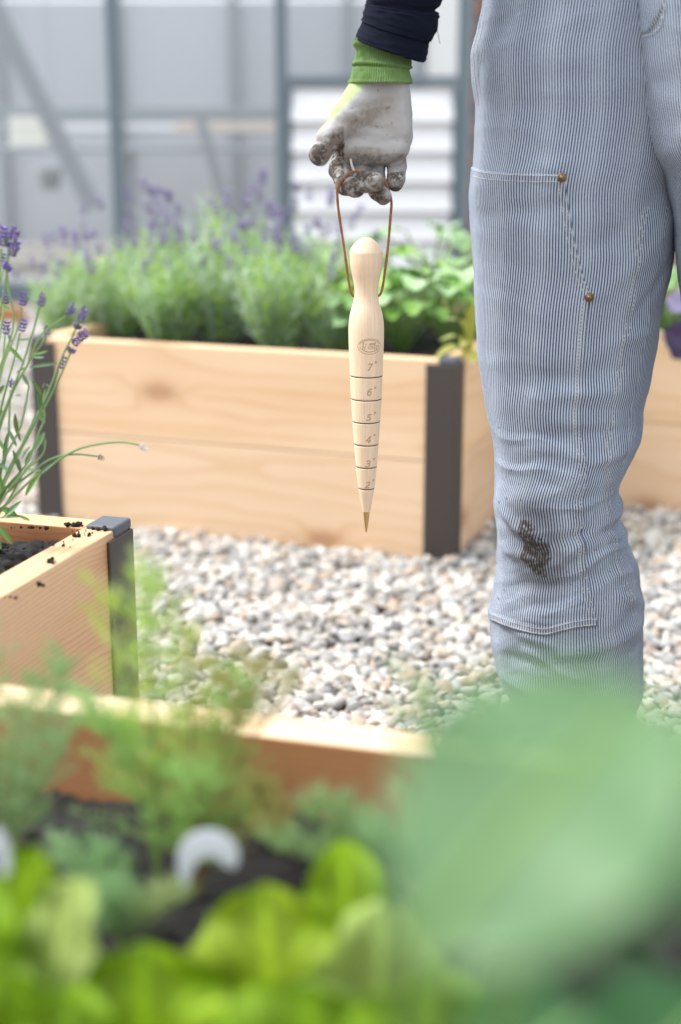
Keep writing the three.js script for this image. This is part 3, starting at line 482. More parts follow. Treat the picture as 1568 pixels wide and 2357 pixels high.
const RIGHT = legShape(1.60,
  [[-600, 1120], [-200, 1118], [0, 1112], [60, 1100], [130, 1084], [180, 1086], [250, 1094], [330, 1092], [400, 1089], [450, 1085], [520, 1087], [600, 1093], [700, 1097], [800, 1102], [870, 1112], [950, 1125], [1010, 1137], [1080, 1147], [1140, 1147], [1165, 1145], [1200, 1148], [1240, 1152], [1290, 1150], [1340, 1142], [1400, 1132], [1460, 1130], [1520, 1140], [1570, 1154], [1620, 1178], [1700, 1190]],
  [[-600, 1600], [0, 1590], [250, 1580], [360, 1562], [430, 1548], [500, 1551], [560, 1549], [620, 1541], [680, 1526], [740, 1516], [800, 1508], [870, 1495], [920, 1481], [980, 1475], [1030, 1462], [1070, 1441], [1100, 1426], [1122, 1420], [1145, 1429], [1168, 1433], [1188, 1424], [1212, 1438], [1260, 1448], [1300, 1465], [1350, 1473], [1420, 1476], [1580, 1478], [1620, 1462], [1700, 1440]],
  [[0.05, 0.078], [0.15, 0.084], [0.30, 0.074], [0.38, 0.078], [0.48, 0.082], [0.62, 0.094], [0.74, 0.104], [0.9, 0.112], [1.3, 0.11]],
  [[-0.14, 0.372, -0.045, 0.335, 0.0085, 0.0065], [-0.04, 0.337, 0.03, 0.345, 0.008, -0.004], [-0.14, 0.352, -0.06, 0.322, 0.009, -0.005], [-0.15, 0.318, -0.02, 0.31, 0.008, 0.005], [-0.09, 0.275, 0.06, 0.3, 0.009, -0.003],
    [-0.12, 0.232, -0.03, 0.216, 0.007, 0.004], [-0.02, 0.205, 0.12, 0.232, 0.009, 0.004], [-0.07, 0.205, 0.0, 0.178, 0.007, 0.006], [-0.1, 0.19, 0.02, 0.195, 0.007, -0.006], [-0.12, 0.16, 0.1, 0.135, 0.008, 0.005], [0.06, 0.27, 0.16, 0.24, 0.008, 0.004],
    [-0.06, 0.522, 0.05, 0.53, 0.012, -0.0035], [-0.05, 0.5, 0.06, 0.512, 0.01, 0.003], [-0.06, 0.455, 0.04, 0.462, 0.01, -0.0035], [0.03, 0.432, 0.1, 0.45, 0.01, 0.003], [0.03, 0.56, 0.12, 0.575, 0.008, 0.0025], [-0.15, 0.72, -0.03, 0.742, 0.012, 0.003], [-0.14, 0.69, -0.02, 0.705, 0.01, -0.0025], [-0.16, 0.80, -0.09, 0.9, 0.012, -0.004], [0.11, 0.735, 0.0, 0.66, 0.014, -0.0025], [0.12, 0.70, 0.02, 0.62, 0.012, 0.0025], [0.13, 0.665, 0.06, 0.585, 0.01, -0.003], [-0.06, 0.86, -0.05, 0.7, 0.016, -0.002]], 2.3);
const LEFT = legShape(1.535,
  [[-600, 1425], [0, 1436], [60, 1440], [120, 1446], [220, 1460], [300, 1476], [350, 1494], [400, 1528], [450, 1541], [520, 1556], [600, 1562], [680, 1572], [800, 1590], [1000, 1618], [1200, 1634], [1450, 1640], [1700, 1650]],
  [[-600, 1930], [0, 1950], [300, 1975], [500, 1985], [700, 1985], [1000, 1960], [1200, 1930], [1450, 1955], [1700, 1930]],
  [[0.05, 0.078], [0.30, 0.074], [0.48, 0.082], [0.62, 0.094], [0.74, 0.104], [0.9, 0.108], [1.3, 0.108]],
  [[-0.16, 0.74, -0.05, 0.79, 0.012, 0.0035], [-0.16, 0.70, -0.05, 0.74, 0.012, -0.004], [-0.17, 0.66, -0.06, 0.69, 0.01, 0.003], [-0.15, 0.82, -0.03, 0.84, 0.012, -0.002]], 6.1);
const inseamPx = curve([[-400, 1600], [0, 1585], [300, 1545], [430, 1510], [520, 1488], [674, 1467], [788, 1448], [935, 1422], [1033, 1409], [1148, 1410], [1216, 1418], [1314, 1441], [1393, 1467], [1500, 1478], [1700, 1470]]);
function legCloth(leg, inseam, nP, nH, h0, h1, dirt) { // a front and a back panel, each with stripes along its own length
  const gs = [];
  for (const back of [0, 1]) {
    const pos = [], uv = [], idx = [], col = [], n = back ? Math.round(nP * 0.75) : nP;
    for (let i = 0; i <= nH; i++) {
      const h = lerp(h0, h1, i / nH), [cx, rx, rz, py] = leg.row(h), out = -1.62, inn = inseam(h, cx, rx), p0 = back ? inn : out, p1 = back ? out + Math.PI * 2 : inn; let s = 0, prev = null; const row = [];
      for (let j = 0; j <= n; j++) { const ph = lerp(p0, p1, j / n), p = leg.at(ph, h), q = leg.bare(ph, h); if (prev) s += Math.hypot(q.x - prev.x, q.z - prev.z); row.push([p, s]); prev = q; }
      const zero = back ? row[n][1] * 0.55 - (h - 0.5) * 0.36 : leg.run(p0, h) + 0.02 * (h - 0.5);
      row.forEach(([p, q], j) => { pos.push(p.x, p.y, p.z); uv.push((q - zero) / 0.048, p.y / 0.048); const k = dirt(p, lerp(p0, p1, j / n), h); col.push(...k); });
    }
    for (let i = 0; i < nH; i++) for (let j = 0; j < n; j++) { const a = i * (n + 1) + j, b = a + n + 1; idx.push(a, a + 1, b, a + 1, b + 1, b); }
    gs.push(geo(pos, idx, uv, col));
  }
  return gs;
}
const wear = (p, phi, h) => { const k = 0.97 + 0.1 * fbm(p.x * 14, h * 9, 3, 3); return [k, k, k]; };
const mudC = RIGHT.find(1233, 1262), mudA = (p, phi, h) => { // dried mud on the knee and a few crumbs round it
  const c = wear(p, phi, h), dx = (phi - mudC[0]) * 0.09, dy = h - mudC[1], e = Math.hypot(dx / (0.0225 + 0.003 * noise(h * 120, 4)), (dy + dx * 0.2) / 0.032), n = fbm(p.x * 230, h * 230, 7, 3), m = fbm(p.x * 60, h * 60, 2, 2);
  let k = clamp((1.25 + m * 0.8 - e) * 2.2, 0, 1) * clamp(0.95 + n * 1.3, 0.4, 1); k = Math.max(k, clamp((2.4 - e) * 0.45, 0, 0.42));
  const hem = sstep(0.27 - h, 0, 0.06) * sstep(h, 0.195, 0.215) * Math.max(0, Math.cos(phi)) * 0.3; const speck = noise(p.x * 300, h * 300, 9) > 0.62 && e < 4.5 ? 0.8 : 0;
  k = Math.max(k, speck, hem * 0.8);
  return [lerp(c[0], 0.185, k), lerp(c[1], 0.125, k), lerp(c[2], 0.08, k)];
};
const inR = (h, cx, rx) => { const py = pyAt(h, 1.6), f = clamp((atZ(inseamPx(py), py, 1.6).x - cx) / rx * 1.02, -0.9, 0.995); return Math.asin(f); };
const fabric = [...legCloth(RIGHT, inR, 170, 620, 0.085, 1.3, mudA), ...legCloth(LEFT, () => 1.45, 90, 420, 0.085, 1.3, wear)];
const overalls = part('overalls', mergeGeometries(fabric), cloth, person);
{ // double knee panel sewn on the thigh and shin, one layer proud
  const top = [[1088, 381], [1110, 388], [1160, 393], [1230, 396], [1297, 398], [1304, 402]], edge = [[402, 1304], [470, 1310], [560, 1326], [640, 1345], [684, 1359], [740, 1354], [850, 1345], [1000, 1340], [1150, 1342], [1250, 1348], [1330, 1353], [1440, 1377]];
  const eP = edge.map(([y, x]) => RIGHT.find(x, y)), tP = top.map(([x, y]) => RIGHT.find(x, y)), bot = [[1131, 1428], [1160, 1440], [1210, 1456], [1255, 1463], [1300, 1452], [1340, 1444], [1377, 1441]].map(([x, y]) => RIGHT.find(x, y));
  const phiR = curve(eP.map(([p, h]) => [h, p]).reverse()), hT = curve(tP), hB = curve(bot), nP = 120, nH = 420, pos = [], uv = [], col = [], idx = [], p0 = -1.75;
  const hTop = eP[0][1], hBot = bot[bot.length - 1][1];
  for (let i = 0; i <= nH; i++) {
    const f = i / nH, hRef = lerp(hBot, hTop, f), p1 = phiR(hRef); let s = 0, prev = null; const row = [];
    for (let j = 0; j <= nP; j++) { const phi = lerp(p0, p1, j / nP), h = lerp(hB(phi), hT(phi), f), rim = Math.min(f * nH, (1 - f) * nH, (nP - j) * 1.2), p = RIGHT.at(phi, h, rim < 1 ? -0.0012 : 0.0019 + (f < 0.02 ? 0.0012 : 0)); const q = RIGHT.bare(phi, h); if (prev) s += Math.hypot(q.x - prev.x, q.z - prev.z); row.push([p, s, phi, h]); prev = q; }
    const zero = RIGHT.run(p0, hRef) + 0.02 * (hRef - 0.5) + 0.0016;
    for (const [p, q, phi, h] of row) { pos.push(p.x, p.y, p.z); uv.push((q - zero) / 0.048, p.y / 0.048); col.push(...mudA(p, phi, h)); }
  }
  for (let i = 0; i < nH; i++) for (let j = 0; j < nP; j++) { const a = i * (nP + 1) + j, b = a + nP + 1; idx.push(a, a + 1, b, a + 1, b + 1, b); }
  const panel = part('knee_panel', geo(pos, idx, uv, col), cloth, overalls);
  // stitching
  const dash = new THREE.CapsuleGeometry(0.00042, 0.0021, 2, 5), up = V(0, 1, 0), lines = [];
  const sew = (leg, pts, lift, gap = 0.0036) => { // pts are places on the photograph's view of the cloth
    const c = new THREE.CatmullRomCurve3(pts.map(([x, y]) => { const [p, h] = leg.find(x, y); return V(p, h, 0); })), world = c.getSpacedPoints(400).map((q) => leg.at(q.x, q.y, lift)); let acc = 0;
    for (let i = 1; i < world.length; i++) { acc += world[i].distanceTo(world[i - 1]); if (acc < gap) continue; acc = 0; const d = world[i].clone().sub(world[i - 1]).normalize(), m = new THREE.Matrix4().compose(world[i], new THREE.Quaternion().setFromUnitVectors(up, d), V(1, 1, 1)); lines.push(dash.clone().applyMatrix4(m)); }
  };
  const off = (line, dx, dy) => line.map(([x, y]) => [x + dx, y + dy]), edgeXY = edge.map(([y, x]) => [x, y]);
  sew(RIGHT, off(edgeXY.slice(0), -6, 0), 0.0022); sew(RIGHT, off(edgeXY.slice(0), -17, 0), 0.0022);
  sew(RIGHT, off(top, -2, 8), 0.0022); sew(RIGHT, off(top, -2, 22), 0.0022);
  const botXY = [[1136, 1430], [1160, 1440], [1210, 1456], [1255, 1463], [1300, 1452], [1340, 1444], [1372, 1441]]; sew(RIGHT, off(botXY, 0, -6), 0.0034); sew(RIGHT, off(botXY, 0, -18), 0.0034);
  const seam = []; for (let y = 470; y < 1460; y += 45) seam.push([inseamPx(y) - 5, y]);
  sew(RIGHT, seam, 0.0006); sew(RIGHT, off(seam, -9, 0), 0.0006);
  sew(RIGHT, [[1112, 10], [1104, 60], [1091, 130], [1094, 180], [1102, 240]], 0.0006); sew(RIGHT, [[1119, 10], [1112, 60], [1099, 130], [1102, 180], [1108, 240]], 0.0006);
  sew(LEFT, [[1444, 10], [1449, 80], [1458, 160], [1470, 240], [1484, 310], [1508, 370]], 0.0006); sew(LEFT, [[1456, 100], [1464, 160], [1476, 240], [1490, 310], [1514, 370]], 0.0006);
  sew(LEFT, [[1448, 92], [1480, 84], [1508, 74], [1524, 50], [1532, 10]], 0.0012); sew(LEFT, [[1452, 78], [1478, 70], [1500, 62], [1514, 40], [1521, 10]], 0.0012);
  const st = part('stitching', mergeGeometries(lines), thread, overalls); st.userData.kind = 'stuff';
  // fly flap
  const fp = [], fi = [], fu = [], fc = []; for (let i = 0; i <= 30; i++) { const y = lerp(-160, 96, i / 30), a = LEFT.find(Math.max(1439, 1436 + y * 0.08), y), b = LEFT.find(lerp(1536, 1500, sstep(y, 20, 96)), y - 18); for (let j = 0; j <= 14; j++) { const e = i === 30 || j === 14, p = LEFT.at(lerp(a[0], b[0], j / 14), lerp(a[1], b[1], j / 14), e ? -0.001 : 0.0016); fp.push(p.x, p.y, p.z); fu.push((lerp(a[0], b[0], j / 14) * 0.12) / 0.048, p.y / 0.048); fc.push(0.97, 0.97, 0.97); } }
  for (let i = 0; i < 30; i++) for (let j = 0; j < 14; j++) { const a = i * 15 + j, b = a + 15; fi.push(a, b, a + 1, a + 1, b, b + 1); }
  part('fly_flap', geo(fp, fi, fu, fc), cloth, overalls);
  // brass rivets
  const brass = std({ color: rgb(0.2, 0.135, 0.085), metalness: 1, roughness: 0.34 });
  const rivet = new THREE.LatheGeometry([[0, 0.0042], [0.0016, 0.0040], [0.0026, 0.003], [0.0031, 0.002], [0.0036, 0.0025], [0.0046, 0.0021], [0.0049, 0.001], [0.0049, -0.002]].map(([x, y]) => new THREE.Vector2(x, y)).reverse(), 36); rivet.rotateX(Math.PI / 2);
  for (const [x, y] of [[1294, 409], [1356, 684]]) { const [p, h] = RIGHT.find(x, y), a = RIGHT.at(p, h, 0.0014), n = RIGHT.at(p, h, 0.01).sub(a).normalize(), r = part('rivet', rivet, brass, overalls); r.position.copy(a); r.quaternion.setFromUnitVectors(V(0, 0, 1), n); }
}
{ // shoulders close the bib above the frame, boots stand under the cuffs
  const chest = new THREE.SphereGeometry(1, 40, 24); chest.scale(0.2, 0.14, 0.12); const c = atZ(1490, 0, 1.58); chest.translate(c.x, 1.34, -1.58); part('bib', tint(chest, () => [0.98, 0.98, 0.98]), cloth, overalls);
  const leather = std({ color: rgb(0.09, 0.06, 0.04), roughness: 0.6 }), rubber = std({ color: rgb(0.03, 0.03, 0.03), roughness: 0.8 });
  for (const leg of [RIGHT, LEFT]) {
    const [cx] = leg.row(0.1), z = -leg.z0, g = skin((x, y, zz) => { const p = [x, y, zz]; let d = cone(p, [0, 0.17, -0.02], [0, 0.055, -0.015], 0.045, 0.042); d = smin(d, cone(p, [0, 0.045, -0.02], [0, 0.03, 0.12], 0.04, 0.034), 0.05); d = smin(d, cone(p, [0, 0.04, -0.05], [0, 0.06, 0.02], 0.036, 0.042), 0.04); return Math.max(d, 0.014 - y); }, [-0.08, 0, -0.12], [0.08, 0.22, 0.18], 0.008);
    g.translate(cx, 0, z); const b = part('boot', g, leather, person);
    const s = new THREE.CapsuleGeometry(0.042, 0.16, 4, 20); s.rotateX(Math.PI / 2); s.scale(1, 0.2, 1); s.translate(cx, 0.01, z + 0.035); part('sole', s, rubber, b);
  }
}
// ---- the arm: sleeve, glove
const HZ = 1.535, MM = 0.001;
const gp = (zx, zy, zmm = 0) => { const p = atZ(679.0 + zx / 4.157, zy / 4.157, HZ - zmm * MM); return [p.x, p.y, p.z]; }; // places on the enlarged photograph of the hand, with millimetres towards the lens
{
  const C = (a, b, ra, rb) => [gp(...a), gp(...b), ra * MM, rb * MM];
  const palm = [C([760, 760, 0], [525, 1390, 0], 16, 14), C([820, 760, 0], [655, 1430, 1], 17, 14.5), C([880, 760, 0], [820, 1440, 1], 16, 14.5), C([895, 770, 0], [960, 1370, 0], 15, 13.5), C([945, 900, 2], [985, 1230, 5], 14, 14.5), C([540, 1400, 2], [960, 1410, 2], 12, 12)];
  const thumb = [C([665, 900, 5], [500, 1120, 13], 17, 16.5), C([500, 1120, 13], [330, 1330, 22], 16, 12.2), C([330, 1330, 22], [232, 1488, 26], 12, 10.6)];
  const fingers = [
    [C([480, 1420, -7], [425, 1620, -6], 11.5, 10.8), C([425, 1620, -6], [485, 1770, 12], 10.8, 10.8), C([490, 1770, 12], [572, 1798, 24], 11, 10.2)],
    [C([625, 1440, -8], [612, 1660, -7], 10.3, 9.4), C([612, 1660, -7], [690, 1742, 16], 11, 10.5), C([690, 1742, 16], [770, 1740, 31], 10.3, 9.4)],
    [C([785, 1450, -8], [768, 1720, -8], 10.3, 9.4), C([768, 1720, -8], [800, 1840, 11], 11, 10), C([800, 1840, 11], [848, 1880, 21], 10, 9.2)],
    [C([968, 1410, -7], [978, 1590, -4], 11, 9.8), C([978, 1590, -4], [968, 1710, 9], 10.3, 9.3), C([968, 1710, 9], [960, 1762, 13], 9.2, 8.4)]];
  const lip = C([520, 1415, 12], [990, 1420, 12], 6.5, 6.5), S = (p, list, k) => { let d = 1; for (const [a, b, ra, rb] of list) { const e = cone(p, a, b, ra, rb); d = d === 1 ? e : smin(d, e, k); } return d; };
  const crease = [[[430, 1160, 30], [900, 1250, 26], 1.6, 4], [[560, 1040, 34], [860, 960, 26], 1.2, 4], [[420, 1060, 34], [560, 1250, 30], 1.8, 5], [[520, 1330, 22], [1040, 1320, 20], 1.5, 5], [[700, 1390, 22], [1060, 1340, 18], 1.3, 4]].map(([a, b, dep, w]) => [gp(...a), gp(...b), dep * MM, w * MM]);
  const field = (x, y, z) => {
    const p = [x, y, z]; let d = S(p, palm, 0.014);
    const pc = gp(740, 1150, 0), flat = Math.abs(z - pc[2]) - 0.0175; d = Math.max(d, flat * 0.9 + Math.max(0, flat) * 0.1 - 0.0005);
    d = smin(d, S(p, thumb.slice(0, 1), 0.01), 0.014); d = smin(d, S(p, thumb.slice(1), 0.006), 0.0045); d = smin(d, cone(p, ...lip), 0.007);
    let f = 1; for (const g of fingers) { const e = S(p, g, 0.0028); f = f === 1 ? e : smin(f, e, 0.0009); }
    d = smin(d, f, 0.003);
    if (d < 0.01) { for (const [a, b, dep, w] of crease) { const dx = b[0] - a[0], dy = b[1] - a[1], t = clamp(((x - a[0]) * dx + (y - a[1]) * dy) / (dx * dx + dy * dy), 0, 1), e = Math.hypot(x - a[0] - dx * t, y - a[1] - dy * t + 0.002 * noise(x * 60, y * 60)); if (z > pc[2]) d += dep * Math.exp(-((e / w) ** 2)) * 0.8; }
      d += 0.0013 * noise(x * 45, y * 70, z * 45) + 0.0004 * noise(x * 160, y * 220, z * 160); }
    return d;
  };
  const lo = gp(60, 2040, -36), hi = gp(1240, 640, 44), g = skin(field, [lo[0], lo[1], lo[2]], [hi[0], hi[1], hi[2]], 0.0012);
  const P = (x, y, z) => { const q = project(V(x, y, z)); return [(q[0] - 679) * 4.157, q[1] * 4.157]; }, zMid = gp(0, 1200, 0)[2];
  tint(g, (x, y, z) => {
    const [u, v] = P(x, y, z), n = fbm(x * 230, y * 230, z * 230, 3), fine = fbm(x * 520, y * 520, z * 520, 2), zz = (z - zMid) / MM;
    const lineX = lerp(725, 212, (v - 755) / 535); const lime = sstep(lineX - u, -6, 12) * (v < 1310 ? 1 : 0), back = sstep(-zz, 6, 9); const L = Math.max(lime, back);
    let c = [0.37, 0.375, 0.385]; const grime = clamp(0.36 + 0.8 * fbm(x * 30, y * 30, z * 30, 3), 0, 1); c = c.map((q, i) => lerp(q, [0.32, 0.295, 0.27][i], grime));
    const e1 = Math.hypot((u - 660) / 300, (v - 1130 + (u - 660) * 0.45) / 130); c = c.map((q, i) => lerp(q, [0.235, 0.195, 0.165][i], clamp((1.2 - e1) * 1.3, 0, 0.9) * clamp(0.8 + n * 1.4, 0.25, 1)));
    const e2 = Math.hypot((u - 690) / 190, (v - 1450) / 55); c = c.map((q, i) => lerp(q, [0.17, 0.135, 0.105][i], clamp((1.1 - e2) * 1.4, 0, 0.72) * clamp(0.8 + n, 0.3, 1)));
    const tip = sstep(1330 - u * 0.35 - v + 2 * 1000 - 2000, 0, 1), th = u < 470 ? sstep(v + u * 0.3, 1330, 1500) : 0, patch = 0.62 + 0.9 * noise(x * 75, y * 75, z * 75), fg = v > 1500 && u > 300 ? sstep(zz, 3, 13) * sstep(v, 1590, 1680) * Math.min(1.2, patch + 0.3) : 0, gap = v > 1470 && u > 330 && v < 1720 ? 0.3 : 0;  // gap: shade under the palm lip and between fingers, put into the colour
    const cakedAndShade = Math.max(th * 1.35, fg, gap); { const b = clamp(cakedAndShade * (0.75 + 1.6 * noise(x * 95, y * 95, z * 95) + 0.8 * n), 0, 0.85); c = c.map((q, i) => lerp(q, [0.15, 0.12, 0.095][i], b)); } const dirt = clamp(cakedAndShade * (0.58 + 1.8 * noise(x * 70 + 3, y * 70, z * 70) + n * 2.6 + fine * 2.4), 0, 1) ** 1.3; c = c.map((q, i) => lerp(q, [0.05, 0.039, 0.031][i], dirt * 0.95));  // soil on thumb and fingertips, plus the painted shade of the gap
    const speck = noise(x * 260 + 4, y * 260, z * 260) > 0.6 ? 0.6 : 0; c = c.map((q, i) => lerp(q, [0.1, 0.08, 0.07][i], speck));
    const green = [0.36, 0.47, 0.21].map((q) => q * (0.95 + 0.1 * fine)); return c.map((q, i) => lerp(q, green[i], L));
  });
  const knit = texture(128, 128, (u, v) => { const k = 0.5 + 0.5 * Math.sin(v * 6.2832 * 8) * (0.6 + 0.4 * Math.sin(u * 6.2832 * 8)); return [k, k, k]; }, false);
  const glove = part('glove', g, std({ vertexColors: true, roughness: 0.9 }), person);
  // knitted cuff
  const pos = [], idx = [], uv = [], n = 300, m = 90;
  for (let i = 0; i <= m; i++) {
    const t = i / m, lx = curve([[0, 575], [0.12, 572], [0.3, 592], [0.45, 580], [0.6, 560], [0.78, 548], [1, 520]])(t), rx = curve([[0, 1165], [0.25, 1112], [0.5, 1104], [0.7, 1095], [0.9, 1110], [1, 1108]])(t);
    const ring = 0.0016 * Math.exp(-(((t - 0.55) / 0.05) ** 2)) + 0.0012 * Math.exp(-(((t - 0.12) / 0.06) ** 2)) + 0.001 * Math.exp(-(((t - 0.97) / 0.04) ** 2)) - 0.0014 * Math.exp(-(((t - 0.63) / 0.03) ** 2));
    for (let j = 0; j <= n; j++) {
      const a = (j / n) * 6.28318, s = Math.sin(a), c = Math.cos(a), zy = lerp(370, 798, t) + (s * 0.5 + 0.5) * lerp(120, 5, t) * (1 - t * 0.5), A = gp(lx, zy), B = gp(rx, zy), cx = (A[0] + B[0]) / 2, r = (B[0] - A[0]) / 2;
      const rib = 0.001 * Math.sin(a * 78 + 1.2 * Math.sin(t * 5)) , w = ring + rib + 0.0007 * noise(s * 3, c * 3, t * 7);
      pos.push(cx + (r + w) * s, A[1] + 0.003 * c * (1 - t), A[2] + (r * lerp(0.72, 0.98, sstep(t, 0.3, 1)) + w) * c); uv.push(j / n * 14, t * 4);
    }
  }
  for (let i = 0; i < m; i++) for (let j = 0; j < n; j++) { const a = i * (n + 1) + j, b = a + n + 1; idx.push(a, b, a + 1, a + 1, b, b + 1); }
  part('knit_cuff', geo(pos, idx, uv), std({ color: rgb(0.14, 0.235, 0.078), roughness: 1, side: THREE.DoubleSide, bumpMap: knit, bumpScale: 0.0004 }), glove);
}
{ // navy sleeve, its ribbed cuff turned up
  const rib = texture(256, 128, (u, v) => { const k = 0.62 + 0.38 * Math.sin(u * 6.2832 * 16) + 0.2 * noise(u * 90, v * 90); return [k, k, k]; }, false), shade = texture(256, 256, (u, v) => { const k = 0.86 + 0.14 * Math.sin(u * 6.2832 * 32) + noise(u * 130, v * 130) * 0.22; return [k, k, k]; });
  const m = phys({ specularIntensity: 0.35, color: rgb(0.005, 0.0085, 0.022), roughness: 0.95, map: shade, bumpMap: rib, bumpScale: 0.0005, side: THREE.DoubleSide });
  // rows: left edge, right edge on the enlarged view
  const rows = [[[640, 330], [1215, 560]], [[600, 352], [1238, 592]], [[582, 372], [1250, 580]], [[580, 350], [1262, 540]], [[605, 290], [1278, 450]], [[640, 215], [1284, 400]], [[652, 184], [1276, 372]], [[634, 192], [1302, 394]], [[646, 170], [1312, 378]], [[652, 120], [1355, 300]], [[668, 68], [1378, 190]], [[676, 40], [1384, 150]], [[680, 42], [1372, 120]], [[684, 20], [1345, 100]], [[690, -40], [1390, 40]], [[705, -160], [1440, -60]], [[760, -500], [1530, -420]], [[850, -1100], [1640, -1080]], [[930, -1800], [1760, -1850]], [[1060, -2500], [1900, -2500]], [[1400, -2750], [1900, -2700]]];
  const pts = rows.map(([a, b]) => [V(...gp(a[0], a[1])), V(...gp(b[0], b[1]))]), cl = new THREE.CatmullRomCurve3(pts.map((p) => p[0]), false, 'centripetal'), cr = new THREE.CatmullRomCurve3(pts.map((p) => p[1]), false, 'centripetal'), R = 260, n = 120, pos = [], idx = [], uv = [];
  for (let i = 0; i <= R; i++) {
    const t = (i / R) ** 1.25, a = cl.getPoint(t), b = cr.getPoint(t), c = a.clone().add(b).multiplyScalar(0.5), x = b.clone().sub(c), r = x.length(), sag = 0.009;
    for (let j = 0; j <= n; j++) { const q = (j / n) * 6.28318, s = Math.sin(q), co = Math.cos(q), w = 0.0012 * noise(s * 2, co * 2, t * 30) + 0.003 * noise(s * 1.3 + 9, co, t * 14) * sstep(t, 0.5, 0.8); pos.push(c.x + x.x * s + w * s, c.y + x.y * s - sag * co * 0.6, c.z + (r * 0.84 + w) * co + t * 0); uv.push((j / n) * 6, t * 6); }
  }
  for (let i = 0; i < R; i++) for (let j = 0; j < n; j++) { const a = i * (n + 1) + j, b = a + n + 1; idx.push(a, a + 1, b, a + 1, b + 1, b); }
  const sleeve = part('sleeve', geo(pos, idx, uv), m, person);
  const grey = std({ color: rgb(0.16, 0.17, 0.22), roughness: 1 }), st = [];
  for (const [ax, ay, bx, by] of [[968, 238, 925, 468], [1085, 250, 1045, 480]]) for (let k = 0; k < 14; k++) { const t = k / 14, p = gp(lerp(ax, bx, t), lerp(ay, by, t), 0), c = new THREE.CapsuleGeometry(0.0004, 0.0013, 2, 5); c.rotateZ(-0.2); c.translate(p[0], p[1], p[2] + 0.0245 + 0.0012 * (ax > 1000 ? -0.6 : 0.6)); st.push(c); }
  part('seam_stitching', mergeGeometries(st), grey, sleeve).userData.kind = 'stuff';
  part('loose_thread', tube([[1360, 215, 0], [1358, 270, 3], [1372, 330, 5], [1380, 380, 5], [1389, 418, 6]].map((p) => V(...gp(...p))), 0.00028, 5, 24), std({ color: rgb(0.02, 0.02, 0.03), roughness: 1 }), sleeve);
}
